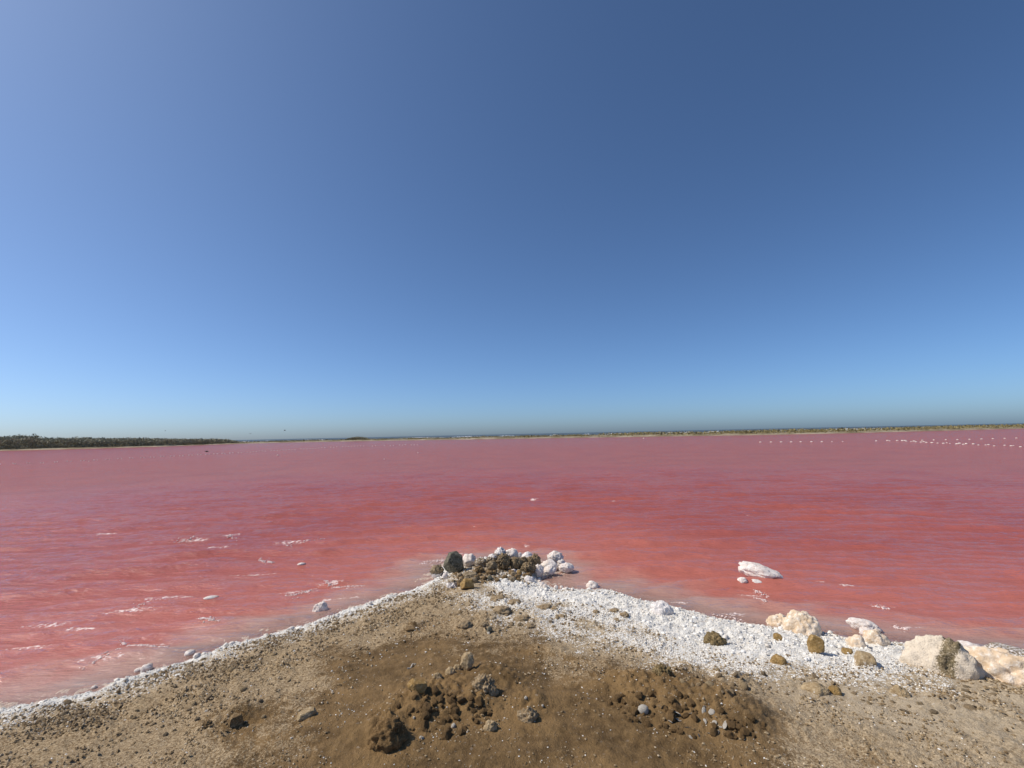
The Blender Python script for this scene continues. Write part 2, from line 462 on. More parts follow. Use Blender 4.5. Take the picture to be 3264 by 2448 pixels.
# ================================================================== THE SETTING
# ------------------------------------------------------------------ ground: the point of land, and the lake bed
def build_ground():
    d2r = math.pi / 180
    az = np.concatenate([np.arange(-180, -66, 6), np.arange(-64, 64.01, 0.145), np.arange(68, 181, 6)]) * d2r
    r = [0.15, 0.5, 0.9, 1.2]
    q = 1.45
    while q < 9.2:
        r.append(q); q *= 1.0046
    while q < 420:
        r.append(q); q *= 1.16
    r = np.array(r)
    X, Y, f, nr, na = polar_grid(az, r)
    p = np.stack([X, Y], 1)
    h, d = base_height(p)
    left = sstep(0.9, -0.3, X)
    salt_r = sstep(0.10, -0.10, sdist(p, SALT) + 0.10 * fbm(p * 5, 4, 31))
    salt_l = sstep(0.28, 0.13, d + 0.08 * fbm(p * 6, 4, 33)) * sstep(-0.25, 0.0, d) * sstep(2.2, 1.2, X)
    bandr = sstep(0.25, 0.0, d) * sstep(-0.3, 0.0, d) * sstep(1.2, 2.2, X) * sstep(7.0, 4.5, X) * 0.9
    speck = 0.58 * sstep(0.25, -0.5, sdist(p, SPECK) + 0.25 * fbm(p * 3, 4, 35)) * sstep(-0.35, 0.25, fbm(p * 2.3, 4, 37) + 0.1)
    speck_l = 0.30 * sstep(0.75, 0.1, d + 0.1 * fbm(p * 4, 3, 39)) * sstep(1.2, 0.2, X) * (d > 0)
    salt = np.maximum.reduce([salt_r, salt_l, bandr, speck, speck_l])
    salt = np.maximum(salt, 0.004 * (d > 0))
    mud = sstep(0.75, -0.45, sdist(p, MUD) + 0.55 * fbm(p * 2.2, 5, 41))
    dry = np.clip(1.0 - mud * 1.0 + 0.25 * fbm(p * 3, 3, 43), 0, 1)
    dry = np.where(d < 0, np.maximum(dry, 0.9), dry)
    pale = np.maximum.reduce([0.85 * sstep(0.35, -0.35, sdist(p, SPECK) + 0.3 * fbm(p * 2.5, 4, 45)),
                              0.75 * sstep(0.85, 0.0, d + 0.25 * fbm(p * 3, 4, 47)) * (d > 0),
                              0.95 * sstep(1.0, 2.2, X) * sstep(2.0, 2.9, Y + 0.5 * fbm(p * 2, 3, 49))])
    pale = pale * (1 - 0.8 * mud)
    crag = np.zeros(len(p))
    for c, rr, hh, cr in MOUND_W:
        crag = np.maximum(crag, cr * np.exp(-np.sum((p - c) ** 2, 1) / (rr * rr) * 1.1))
    dry = np.clip(dry - 0.35 * crag * (salt < 0.5), 0, 1)
    near = sstep(12.0, 8.0, np.hypot(X, Y))
    crumble = np.clip(0.22 + 0.85 * dry * sstep(-0.25, 0.3, fbm(p * 1.7, 3, 51)) + 0.15, 0, 1.1)
    h = h + near * (0.020 * fbm(p * 1.8, 4, 53) + 0.016 * fbm(p * 6, 4, 55)) * sstep(-0.02, 0.25, d)
    w1 = worley(p * 24, 61); w2 = worley(p * 55, 63)
    h = h + near * crumble * (0.020 * (1 - w1) * sstep(-0.1, 0.4, fbm(p * 7, 3, 65) + 0.15) + 0.012 * (1 - w2)) * (d > -0.3)
    w3 = worley(p * np.array([[15, 15]]) + 0.4 * fbm(p * 20, 2, 67)[:, None], 69)
    lump = np.sqrt(np.clip(1 - (w3 / 0.75) ** 2, 0, 1))
    heavy = np.maximum(salt_r, salt_l)
    h = h + near * heavy * (0.024 * lump * (0.35 + 0.8 * sstep(-0.3, 0.4, fbm(p * 4, 3, 71))) + 0.007 * (1 - w2) + 0.010 * fbm(p * 9, 3, 68)) * sstep(-0.12, 0.02, d)
    rd = ridged(p * 8, 4, 73)
    h = h + near * crag * (0.05 * (rd - 0.72) * sstep(-0.3, 0.4, fbm(p * 4, 2, 77)) + 0.028 * (0.6 - w1) + 0.016 * fbm(p * 16, 3, 75) + 0.03 * np.round(2.5 * fbm(p * 7, 3, 79)) / 2.5)
    me = mesh_np('ground', np.stack([X, Y, h], 1), f)
    attr(me, 'salt', salt); attr(me, 'dry', dry); attr(me, 'pale', pale); attr(me, 'bed', sstep(0.01, -0.06, d))
    return obj('ground', me, M_GROUND, kind='structure'), p, h, salt, d

GROUND, GP, GH, GSALT, GD = build_ground()
from mathutils.bvhtree import BVHTree
_gz_cell = {}
def gz(x, y):
    """height of the finished ground"""
    hit, loc, nrm, idx = GROUND.ray_cast(Vector((x, y, 5)), Vector((0, 0, -1)))
    return loc.z if hit else 0.0

# ------------------------------------------------------------------ far shore, as distance from the viewer by bearing
FAR_PX = [(-500, 1447), (-200, 1441), (0, 1437), (250, 1431), (500, 1424), (720, 1416), (900, 1411), (1100, 1407), (1500, 1401), (2000, 1393),
          (2400, 1387), (2700, 1381), (3000, 1373), (3264, 1366), (3600, 1357), (3900, 1349)]
_fw = [at(x, y) for x, y in FAR_PX]
FAZ = np.array([math.atan2(q[0], q[1]) for q in _fw]); FR = np.array([math.hypot(q[0], q[1]) for q in _fw])
def far_r(az):
    return np.interp(az, FAZ, FR)

# ------------------------------------------------------------------ lake
FOAM_SPOTS = [(735, 1706, 40, 5), (845, 1786, 32, 7), (1055, 1858, 60, 7), (950, 1885, 90, 8), (655, 1970, 60, 9), (470, 2050, 110, 8), (330, 2100, 100, 10),
              (1400, 1785, 90, 6), (1395, 1815, 60, 6), (2400, 1895, 70, 14), (2330, 1960, 60, 8), (2810, 1925, 50, 6), (2880, 2000, 80, 7),
              (1890, 1862, 40, 14), (620, 1720, 70, 5), (930, 1727, 80, 7), (420, 1945, 120, 8), (150, 1985, 100, 9), (1220, 1600, 20, 4),
              (1705, 1592, 22, 4), (2610, 1850, 30, 8), (2700, 1870, 30, 9), (1470, 1765, 30, 8), (1680, 1740, 16, 5), (250, 2000, 90, 8),
              (560, 1905, 150, 7), (800, 1830, 130, 6), (1900, 1880, 120, 5), (2140, 1925, 120, 6), (1500, 1600, 14, 3), (1955, 1600, 14, 3),
              (2390, 1640, 14, 3), (100, 2060, 110, 9), (700, 1740, 60, 5), (1090, 1905, 110, 6), (340, 1700, 60, 4)]

def build_lake():
    d2r = math.pi / 180
    az = np.concatenate([np.arange(-104, -66, 4), np.arange(-64, 64.01, 0.2), np.arange(68, 105, 4)]) * d2r
    s = [2.3]
    while s[-1] < 32: s.append(s[-1] * 1.0062)
    near_r = np.array(s)
    tfar = np.linspace(0, 1, 70)[1:]
    rows = []
    RF = far_r(az) + 6
    for q in near_r: rows.append(np.full(len(az), q))
    for t in tfar: rows.append(near_r[-1] * (RF / near_r[-1]) ** t)
    Rr = np.array(rows); A = np.broadcast_to(az, Rr.shape)
    X = (np.sin(A) * Rr).ravel(); Y = (np.cos(A) * Rr).ravel()
    nr, na = Rr.shape
    idx = np.arange(nr * na).reshape(nr, na)
    f = np.stack([idx[:-1, :-1], idx[:-1, 1:], idx[1:, 1:], idx[1:, :-1]], -1).reshape(-1, 4)
    p = np.stack([X, Y], 1)
    bh, d = base_height(p)
    off = np.maximum(-d, 0)
    depth = np.maximum(-bh, 0) + 0.012 * np.clip(fbm(p * 3, 3, 81), -1, 1)
    depth = np.maximum(depth, 0.002)
    R0 = Rr.ravel()
    # wind waves: crests roughly across the view, wrapping round the point
    q = np.stack([X, Y], 1)
    warp = 0.26 * fbm(q * 0.45, 3, 83) + 0.06 * fbm(q * 2.1, 2, 85)
    rho = np.sqrt((X / 1.7) ** 2 + (Y + 4.0) ** 2) + warp
    def wave(lmb, sharp, seed, ang):
        ca, sa = math.cos(ang), math.sin(ang)
        ph = (rho + 0.25 * (X * sa)) * 2 * math.pi / lmb + 1.8 * fbm(q * (0.40 / lmb), 2, seed)
        c = 0.5 + 0.5 * np.cos(ph)
        c = c ** sharp
        env = sstep(-0.45, 0.45, fbm(np.stack([X * 0.55, Y * 1.1], 1) / lmb * 0.45, 3, seed + 3))
        return c * env
    h1, h2, h3 = wave(0.78, 2.2, 87, 0.0), wave(0.42, 1.8, 91, 0.25), wave(0.27, 1.4, 95, -0.3)
    fade = sstep(32, 12, R0)
    shoal = sstep(0.0, 0.9, off)
    W = fade * (0.062 * h1 + 0.034 * h2 + 0.018 * h3) * (0.25 + 0.75 * shoal) * sstep(0.0, 0.12, off)
    W = W - 0.026 * fade * shoal
    W = W + fade * 0.006 * fbm(np.stack([X, Y * 2], 1) * 5, 3, 99) * shoal
    # foam on crests
    crest = sstep(0.55, 0.95, h1) * 0.55 + sstep(0.6, 0.95, h2) * 0.4
    patch = sstep(0.0, 0.5, fbm(np.stack([X * 0.8, Y * 1.3], 1) * 0.7, 3, 101))
    leftw = 0.45 + 0.55 * sstep(1.0, -1.5, X)
    foam = crest * patch * leftw * sstep(18, 7, R0) * 0.80
    foam = np.maximum(foam, 0.28 * sstep(1.2, 0.2, off) * sstep(-0.1, 0.5, fbm(q * 2.5, 3, 103)) * (off > 0))
    edge = sstep(0.10, 0.02, off) * 0.62
    foam = np.maximum(foam, edge)
    for px, py, w, hh in FOAM_SPOTS:
        c = at(px, py); dep = float(np.dot(c - np.array([0, 0, CAMZ]), VIEW))
        wm = w / FPX * dep
        c2 = at(px, py + hh); dm = max(np.hypot(*(c2 - c)[:2]), 0.03)
        tilt = 0.12 if px < 1600 else -0.12
        ux = X - c[0]; uy = Y - c[1] - tilt * ux
        g = np.exp(-((ux / wm) ** 4) * 1.5 - (uy / dm) ** 2)
        foam = np.maximum(foam, 0.98 * g * (0.62 + 0.5 * fbm(np.stack([X * 9, Y * 22], 1), 3, 105)))
    me_v = np.stack([X, Y, W], 1)
    keep = ~np.all((d > 0.12)[f], axis=1)
    f = f[keep]
    used = np.zeros(len(X), bool); used[f.ravel()] = True
    remap = np.cumsum(used) - 1
    me = mesh_np('lake_water', me_v[used], remap[f])
    attr(me, 'depth', depth[used]); attr(me, 'foam', np.clip(foam, 0, 1.2)[used]); attr(me, 'far', sstep(10, 60, R0)[used])
    return obj('lake_water', me, M_WATER, kind='structure')

LAKE = build_lake()

# ------------------------------------------------------------------ far shore, sea and surf
def ring(name, az, r_in, r_out, rows, zfun, mat, kind='structure'):
    T = np.linspace(0, 1, rows)[:, None]
    A = np.broadcast_to(az, (rows, len(az)))
    Rr = r_in[None, :] * (r_out / r_in)[None, :] ** T
    X = np.sin(A) * Rr; Y = np.cos(A) * Rr
    idx = np.arange(rows * len(az)).reshape(rows, len(az))
    f = np.stack([idx[:-1, :-1], idx[:-1, 1:], idx[1:, 1:], idx[1:, :-1]], -1).reshape(-1, 4)
    Z = zfun(A.ravel(), Rr.ravel(), X.ravel(), Y.ravel())
    me = mesh_np(name, np.stack([X.ravel(), Y.ravel(), Z], 1), f)
    return obj(name, me, mat, kind=kind)

def sand_material():
    k = N('far_sand')
    n = k.noise(0.12, 4); n2 = k.noise(0.9, 4)
    c = k.mix(k.ramp(n, 0.42, 0.6), (0.20, 0.155, 0.09), (0.36, 0.30, 0.21))
    c = k.mix(k.ramp(n2, 0.5, 0.7), c, (0.15, 0.125, 0.06))
    k.principled(c, 0.95); return k.m

def leaf_material(name, a, b):
    k = N(name)
    n = k.noise(0.5, 4); n2 = k.noise(3.0, 3)
    c = k.mix(k.ramp(n, 0.35, 0.65), a, b)
    c = k.mix(k.ramp(n2, 0.5, 0.8), c, tuple(q * 0.6 for q in a))
    k.principled(c, 0.85, None, 0.1); return k.m

def sea_material():
    k = N('sea_water')
    n = k.noise(0.15, 4, 0.6, k.mapping((0.4, 2.0, 1)))
    k.principled((0.075, 0.095, 0.095), 0.4, k.bump(n, 1.0, 1.5), 0.3); return k.m

def foam_material():
    k = N('surf_foam')
    k.principled(k.mix(k.noise(0.8, 4), (0.72, 0.74, 0.76), (0.85, 0.86, 0.87)), 0.9, None, 0.1); return k.m

M_SAND, M_SEA, M_FOAM = sand_material(), sea_material(), foam_material()
M_MANG = leaf_material('mangrove_leaves', (0.28, 0.265, 0.19), (0.36, 0.34, 0.24))  # leaf colour greyed and lightened in place of distance haze
M_SCRUB = leaf_material('dune_scrub', (0.20, 0.165, 0.075), (0.30, 0.25, 0.12))
M_BARK = rock_material('bark', (0.06, 0.045, 0.03), (0.1, 0.08, 0.05), (0.15, 0.12, 0.09), 3, 0, 0.3)

def azpx(px):
    q = at_depth(px, 1384.5 - 0.0215 * (px - 1632) + 5, 200)
    return math.atan2(q[0], q[1])
AZF = np.radians(np.arange(-75, 75.01, 0.25))
def spit_z(A, R_, X, Y):
    t = R_ - far_r(A)
    p = np.stack([X, Y], 1)
    w = spit_w(A)
    prof = sstep(-2, 7, t) * (0.50 + 0.35 * np.clip(fbm(p * 0.05, 3, 201), -0.6, 1) + 0.12 * fbm(p * 0.3, 3, 203)) - 0.5 * sstep(-1, -6, t) - 1.2 * sstep(w - 8, w, t)
    return prof
def spit_w(A):
    return np.interp(A, [math.radians(-75), azpx(0), azpx(700), azpx(1000), azpx(3264)], [220, 220, 110, 60, 50])
ring('sand_spit', AZF, far_r(AZF) - 3, far_r(AZF) + spit_w(AZF), 40, spit_z, M_SAND)
ring('sea', np.radians(np.arange(-76, 76.01, 1.0)), far_r(np.radians(np.arange(-76, 76.01, 1.0))) + 20, np.full(153, 30000.0), 90,
     lambda A, R_, X, Y: np.full(len(A), -0.35) + 0.25 * fbm(np.stack([X * 0.02, Y * 0.06], 1), 3, 207) * sstep(2000, 300, R_), M_SEA)

_ICO[0] = (np.array([(1, 0, 0), (-1, 0, 0), (0, 1, 0), (0, -1, 0), (0, 0, 1), (0, 0, -1)], float),
           np.array([(0, 2, 4), (2, 1, 4), (1, 3, 4), (3, 0, 4), (2, 0, 5), (1, 2, 5), (3, 1, 5), (0, 3, 5)]))
def lumps_mesh(name, centres, radii, squash, sub=1, jitter=0.35, seed=1, smooth=False):
    v, f = ico(sub)
    n = len(centres)
    rng = np.random.default_rng(seed)
    J = 1 + jitter * (rng.random((n, len(v), 1)) - 0.5) * 2
    a = rng.random(n) * 6.283
    ca, sa = np.cos(a)[:, None], np.sin(a)[:, None]
    vv = v[None] * J * np.asarray(radii).reshape(n, -1, 1) * np.ones((1, 1, 3))
    sq = np.asarray(squash) * np.ones((n, 3))
    vv = vv * sq[:, None, :]
    x = vv[:, :, 0] * ca - vv[:, :, 1] * sa; y = vv[:, :, 0] * sa + vv[:, :, 1] * ca
    vv = np.stack([x, y, vv[:, :, 2]], 2) + np.asarray(centres)[:, None, :]
    ff = f[None] + (np.arange(n) * len(v))[:, None, None]
    return mesh_np(name, vv.reshape(-1, 3), ff.reshape(-1, 3), smooth)

def leaf_cards(centres, size, rng):
    """small crossed leaf triangles round each centre"""
    n = len(centres)
    d = rng.normal(size=(n, 3, 3)); d /= np.linalg.norm(d, axis=2, keepdims=True)
    v = centres[:, None, :] + d * (size * (0.5 + rng.random((n, 1, 1))))
    return v.reshape(-1, 3), np.arange(n * 3).reshape(n, 3)

# mangrove belt on the far left, a wood that reads as one mass
def mangroves():
    rng = np.random.default_rng(11)
    n = 80000
    px = rng.uniform(-420, 760, n)
    A = np.array([azpx(q) for q in np.linspace(-420, 760, 60)]); A = np.interp(px, np.linspace(-420, 760, 60), A)
    t = 5 + rng.random(n) ** 1.6 * 60
    Rr = far_r(A) + t
    # canopy height follows the outline in the photograph
    hp = np.interp(px, [-420, 0, 60, 110, 125, 200, 300, 380, 430, 520, 600, 680, 720, 760], [36, 35, 39, 37, 31, 30, 28, 26, 26, 22, 19, 17, 14, 6])
    X = np.sin(A) * Rr; Y = np.cos(A) * Rr
    H = hp / FPX * far_r(A) * 1.0
    bump = 0.80 + 0.26 * fbm(np.stack([X, Y], 1) * 0.16, 3, 211) + 0.10 * fbm(np.stack([X, Y], 1) * 0.7, 2, 213)
    z = H * bump * np.where(t < 22, rng.random(n) ** 0.7, np.maximum(rng.random(n) ** 0.45, 0.06))
    front = sstep(3, 12, t)
    z = z * (0.75 + 0.25 * front)
    v, f = leaf_cards(np.stack([X, Y, z + 0.2], 1), 0.36, rng)
    me = mesh_np('mangrove_thicket', v, f, False)
    obj('mangrove_thicket', me, M_MANG, label='long dark olive belt of mangrove scrub on the far left shore', category='mangroves', kind='stuff')
mangroves()

def scrub():
    rng = np.random.default_rng(13)
    n = 30000
    px = rng.uniform(560, 3800, n)
    A = np.interp(px, np.linspace(560, 3800, 80), [azpx(q) for q in np.linspace(560, 3800, 80)])
    t = 2.5 + rng.random(n) * 30
    Rr = far_r(A) + t
    X = np.sin(A) * Rr; Y = np.cos(A) * Rr
    p = np.stack([X, Y], 1)
    cover = fbm(p * 0.07, 3, 221)
    keep = (cover > -0.12) | (px > 2300) & (cover > -0.35)
    H = 0.55 + 0.35 * fbm(p * 0.2, 3, 223) + 0.35 * (px > 1900)
    z = spit_z(A, Rr, X, Y) + H * rng.random(n)
    v, f = leaf_cards(np.stack([X, Y, z], 1)[keep], 0.30, rng)
    me = mesh_np('dune_scrub', v, f, False)
    obj('dune_scrub', me, M_SCRUB, label='low olive brown scrub covering the far sand spit', category='scrub', kind='stuff')
scrub()

def low_tree():
    rng = np.random.default_rng(17)
    A = azpx(1140); r0 = far_r(np.array([A]))[0] + 12
    cx, cy = math.sin(A) * r0, math.cos(A) * r0
    root = bpy.data.objects.new('low_tree', None); COL.objects.link(root); root.location = (cx, cy, 0.2)
    root['label'] = 'dark spreading tree alone on the low sand spit, right of the mangroves'; root['category'] = 'tree'
    n = 5000
    th = rng.random(n) * 6.283; rr = np.sqrt(rng.random(n))
    x = np.cos(th) * rr * 7.2; y = np.sin(th) * rr * 3.0
    top = (1.75 * (1 - (x / 7.6) ** 2) + 0.35 * fbm(np.stack([x, y], 1) * 0.8, 3, 231)).clip(0.25)
    z = top * rng.random(n) ** 0.5
    v, f = leaf_cards(np.stack([x, y, z + 0.1], 1), 0.3, rng)
    obj('crown', mesh_np('crown', v, f, False), M_MANG, root)
    for k in range(4):
        bm = bmesh.new()
        bmesh.ops.create_cone(bm, cap_ends=True, segments=7, radius1=0.22, radius2=0.09, depth=1.4,
                              matrix=Matrix.Translation((-3 + 2 * k, 0, 0.4)) @ Matrix.Rotation(0.25 * (k - 1.5), 4, 'Y'))
        me = bpy.data.meshes.new('trunk'); bm.to_mesh(me); bm.free()
        obj('trunk', me, M_BARK, root)
low_tree()

# surf breaking on the sea side of the spit: each line of breakers a long lumpy crest
def surf():
    rng = np.random.default_rng(19)
    C, Rad, Sq = [], [], []
    spots = [(820, 880, 330), (880, 1060, 330), (1260, 1420, 330), (1430, 1560, 340), (1590, 1640, 330), (1755, 1780, 350), (1860, 1880, 330),
             (1930, 1990, 320), (2000, 2010, 350), (2125, 2150, 330), (2165, 2210, 300), (2250, 2310, 300), (2360, 2400, 320), (2480, 2500, 330), (2540, 2580, 300),
             (2610, 2860, 290), (2740, 2760, 340), (2985, 3065, 290), (3140, 3150, 340), (3250, 3400, 280), (960, 1010, 360), (1470, 1510, 380),
             (2690, 2720, 380), (1330, 1370, 390), (3010, 3030, 360), (600, 640, 420), (760, 800, 400)]
    for a, b, r in spots:
        m = int((b - a) * 1.1) + 3
        q = rng.uniform(a, b, m)
        A = np.interp(q, np.linspace(500, 3500, 60), [azpx(w) for w in np.linspace(500, 3500, 60)])
        rr = r + rng.normal(0, 2.5, m) + 12 * np.sin(q * 0.02)
        hgt = 0.55 * (1 - np.abs((q - (a + b) / 2) / ((b - a) / 2 + 1e-3)) ** 3) + 0.15
        for k in range(m):
            C.append((math.sin(A[k]) * rr[k], math.cos(A[k]) * rr[k], 0.1 + hgt[k] * rng.random() * 1.2))
            Rad.append(0.22 + 0.18 * rng.random()); Sq.append((1.6, 1.0, 0.8))
    me = lumps_mesh('surf', np.array(C), np.array(Rad), np.array(Sq), 1, 0.3, 3)
    obj('surf', me, M_FOAM, label='broken white lines of surf on the sea behind the spit', category='surf', kind='stuff')
surf()

# ================================================================== ROCKS AND STONES
def rock_shape(sub, style, seed):
    v, f = ico(sub)
    v = v.copy()
    o = seed * 7.31
    rng = np.random.default_rng(seed)
    if style in ('angular', 'slab'):
        v = v * 1.25
        dirs = rng.normal(size=(9 if style == 'angular' else 7, 3)); dirs /= np.linalg.norm(dirs, axis=1, keepdims=True)
        dirs = np.vstack([dirs, [[0, 0, 1], [0.3, -0.9, 0.3], [0.95, 0, 0.2], [-0.9, -0.2, 0.3]]])
        dirs /= np.linalg.norm(dirs, axis=1, keepdims=True)
        for d in dirs:
            lim = rng.uniform(0.72, 0.95)
            e = v @ d - lim
            v = v - np.maximum(e, 0)[:, None] * d
        r = 1 + 0.12 * fbm(v * 2.2 + o, 3, seed) + 0.07 * fbm(v * 7 + o, 3, seed + 3)
        v = v * r[:, None]
    else:
        n = v / np.linalg.norm(v, axis=1, keepdims=True)
        lo = fbm(n * 1.3 + o, 3, seed)
        if style == 'salt':            # rounded, cauliflower crust
            w = worley(n * 3.2 + o, seed); w2 = worley(n * 8.0 + o, seed + 5)
            r = 1 + 0.42 * lo + 0.14 * np.sqrt(np.clip(1 - (w / 0.8) ** 2, 0, 1)) - 0.08 + 0.07 * (1 - w2) + 0.10 * fbm(n * 5 + o, 3, seed + 8)
        elif style in ('coral', 'ragged'):         # knobbly, pitted, ragged
            w = worley(n * 3.6 + o, seed); w2 = worley(n * 7.5 + o, seed + 5)
            rd = ridged(n * 2.4 + o, 3, seed + 9)
            r = 1 + 0.36 * lo + (0.55 * (rd - 0.75) + 0.36 * (0.55 - w) + 0.20 * (0.5 - w2)) * (1.15 if style == 'ragged' else 1.0)
        elif style == 'smooth':
            r = 1 + 0.36 * lo + 0.12 * fbm(n * 4 + o, 3, seed + 2) + 0.035 * fbm(n * 12 + o, 2, seed + 4)
        else:                          # boulder
            w = worley(n * 2.3 + o, seed)
            r = 1 + 0.42 * lo + 0.30 * (0.5 - w) + 0.17 * fbm(n * 5 + o, 3, seed + 2) + 0.07 * fbm(n * 13 + o, 2, seed + 4)
        v = n * r[:, None]
    lo_, hi_ = v.min(0), v.max(0)
    v = (v - (lo_ + hi_) / 2) / ((hi_ - lo_) / 2)
    return v, f

ROCKN = [0]
def rock(name, label, box, mat, style, depth=0.9, sub=4, tilt=0.0, yaw=0.0, salt=(0, 0, 0), category='rock', group=None, back=None, seed=None, dome=False, patch=False):
    """box = (x0, y0, x1, y1) of the stone in the photograph; it stands on the ground (or lake bed) under its lower edge.
    back = photograph row of its footing when that is hidden behind other stones. salt = (amount, at the foot, on top)"""
    ROCKN[0] += 1
    sd = seed or (ROCKN[0] * 3 + 5)
    x0, y0, x1, y1 = box
    cx, cy = (x0 + x1) / 2, (y0 + y1) / 2
    foot = ground_at(cx, back or y1 - 1)
    dep = float(np.dot(foot - np.array([0, 0, CAMZ]), VIEW))
    ang = math.atan2(CAMZ - foot[2], math.hypot(foot[0], foot[1]))
    w = (x1 - x0) / FPX * dep
    dd = w * depth
    h = (y1 - y0) / FPX * dep
    hh = math.sqrt(max(h * h - (dd * math.sin(ang)) ** 2, (0.45 * h) ** 2)) / math.cos(ang)
    depc = dep + dd * 0.30
    w *= depc / dep; hh *= depc / dep
    c = at_depth(cx, cy, depc)
    v, f = rock_shape(sub, style, sd)
    if dome:                                   # half buried: the middle of the stone is at ground level
        g = foot[:2] / math.hypot(foot[0], foot[1])
        xy = foot[:2] + g * dd * 0.42
        hz = max(h - 0.42 * dd * math.sin(ang), 0.42 * h) / math.cos(ang)
        hz = min(hz, (0.24 if name == 'mud_clod' else 0.50) * w)
        c = np.array([xy[0], xy[1], max(gz(xy[0], xy[1]), 0.0) - 0.06 * hz])
        hh = 2.1 * hz
    v = v * np.array([w / 2, dd / 2, hh / 2])
    ct, st = math.cos(tilt), math.sin(tilt)
    v = np.stack([v[:, 0] * ct + v[:, 2] * st, v[:, 1], -v[:, 0] * st + v[:, 2] * ct], 1)
    face = -math.atan2(c[0], c[1])
    ca, sa = math.cos(face + yaw), math.sin(face + yaw)
    v = np.stack([v[:, 0] * ca - v[:, 1] * sa, v[:, 0] * sa + v[:, 1] * ca, v[:, 2]], 1)
    # reach down into the ground
    zb = foot[2] - c[2] - 0.02
    low = v[:, 2].min()
    if low > zb:
        neg = v[:, 2] < 0
        v[neg, 2] *= zb / low
    me = mesh_np(name, v, f)
    zn = (v[:, 2] - v[:, 2].min()) / (v[:, 2].max() - v[:, 2].min())
    zw = (v[:, 2] + c[2] - foot[2]) / max(hh, 1e-4)
    attr(me, 'salt', np.clip(salt[0] + salt[1] * sstep(0.55, 0.05, zw) + salt[2] * sstep(0.6, 1.0, zw), 0, 1))
    if patch:                                  # a ragged band of dark pitted crust
        xl = (v[:, 0] * math.cos(-face) - v[:, 1] * math.sin(-face)) / (w / 2)
        band = np.exp(-((xl - 0.22 + 0.12 * np.sin(v[:, 2] * 18)) / 0.24) ** 2) * sstep(-0.5, 0.5, v[:, 2] / (hh / 2)) * (0.95 + 0.7 * fbm(v * 9, 3, 71))
        me.attributes['salt'].data.foreach_set('value', np.clip(0.95 - 0.85 * band, 0, 1).astype(np.float32))
        n_ = v / (np.linalg.norm(v, axis=1, keepdims=True) + 1e-9)
        v = v + n_ * (band * 0.05 * (0.5 - worley(v * 22, 77)) * 1.6)[:, None]
        me.vertices.foreach_set('co', v.astype(np.float32).ravel()); me.update()
    o = obj(name, me, MATS[mat], None, label, category, group)
    o.location = c
    return o

# --- the heap of rocks at the tip
G_HEAP = 'rocks heaped at the tip of the point'
rock('dark_rock', 'tall blackish grey rock standing upright at the left of the heap', (1413, 1760, 1479, 1829), 'basalt', 'angular', 0.8, 5, 0.06, group=G_HEAP)
rock('salted_rock', 'leftmost rock of the heap, brown on top with a white salt foot', (1368, 1798, 1416, 1844), 'crust', 'ragged', 1.0, 4, -0.3, salt=(0.1, 0.9, 0.1), group=G_HEAP)
rock('salt_boulder', 'white salt boulder just right of the dark upright rock', (1472, 1765, 1520, 1812), 'salt', 'salt', 0.9, 4, back=1806, group=G_HEAP)
rock('salted_rock', 'white and brown streaked rock between white boulder and brown stones', (1512, 1776, 1556, 1814), 'crust', 'ragged', 0.9, 4, salt=(0.42, 0, 0.4), back=1808, group=G_HEAP)
rock('coral_rock', 'pitted pale tan rock high in the middle of the heap, left of the peak', (1551, 1765, 1587, 1800), 'crust', 'ragged', 0.9, 4, salt=(0.35, 0, 0.3), back=1806, group=G_HEAP)
rock('brown_rock', 'rounded tan brown rock low in the middle of the heap', (1549, 1787, 1586, 1821), 'crust', 'ragged', 0.9, 4, group=G_HEAP)
rock('coral_rock', 'greyish white pointed rock forming the top left peak of the heap', (1572, 1745, 1616, 1790), 'crust', 'ragged', 0.8, 4, -0.4, salt=(0.45, 0, 0.25), back=1800, group=G_HEAP)
rock('brown_rock', 'large knobbly brown rock below the peak of the heap', (1580, 1762, 1628, 1820), 'brown', 'ragged', 0.8, 5, group=G_HEAP)
rock('salt_boulder', 'white salt boulder forming the top right peak of the heap', (1608, 1747, 1654, 1790), 'salt', 'salt', 0.9, 4, 0.15, back=1797, group=G_HEAP)
rock('salt_boulder', 'small pinkish salt lump peeping out behind the heap, right of the peak', (1644, 1762, 1668, 1792), 'salt', 'salt', 0.9, 3, back=1792, group=G_HEAP)
rock('brown_rock', 'round brown rock in the middle right of the heap', (1622, 1774, 1668, 1818), 'brown', 'ragged', 0.9, 4, group=G_HEAP)
rock('brown_rock', 'small dark brown stone wedged above the knobbly front rock', (1656, 1774, 1682, 1800), 'brown', 'ragged', 0.9, 4, back=1806, group=G_HEAP)
rock('pale_rock', 'flat pale greyish rock on the back of the heap at right', (1662, 1758, 1702, 1790), 'crust', 'smooth', 0.9, 4, salt=(0.7, 0, 0.3), back=1796, group=G_HEAP)
rock('coral_rock', 'ragged brown stone between the pale flat rock and the front rock', (1674, 1773, 1706, 1802), 'brown', 'ragged', 0.9, 4, back=1808, salt=(0.2, 0, 0.2), group=G_HEAP)
rock('brown_rock', 'dark brown rock with a rounded back at the right end of the brown rocks', (1688, 1763, 1725, 1812), 'brown', 'ragged', 0.9, 4, back=1812, group=G_HEAP)
rock('coral_rock', 'knobbly brown rock at the lower right front of the heap', (1654, 1789, 1712, 1833), 'brown', 'ragged', 0.8, 5, salt=(0.1, 0.1, 0.15), group=G_HEAP)
rock('salt_boulder', 'big pinkish salt boulder just right of the brown rocks', (1722, 1784, 1780, 1832), 'salt', 'salt', 0.9, 4, back=1818, group=G_HEAP)
rock('salt_boulder', 'elongated pink white salt lobe leaning at the waterline in front', (1728, 1802, 1774, 1837), 'salt', 'salt', 0.8, 4, -0.5, group=G_HEAP)
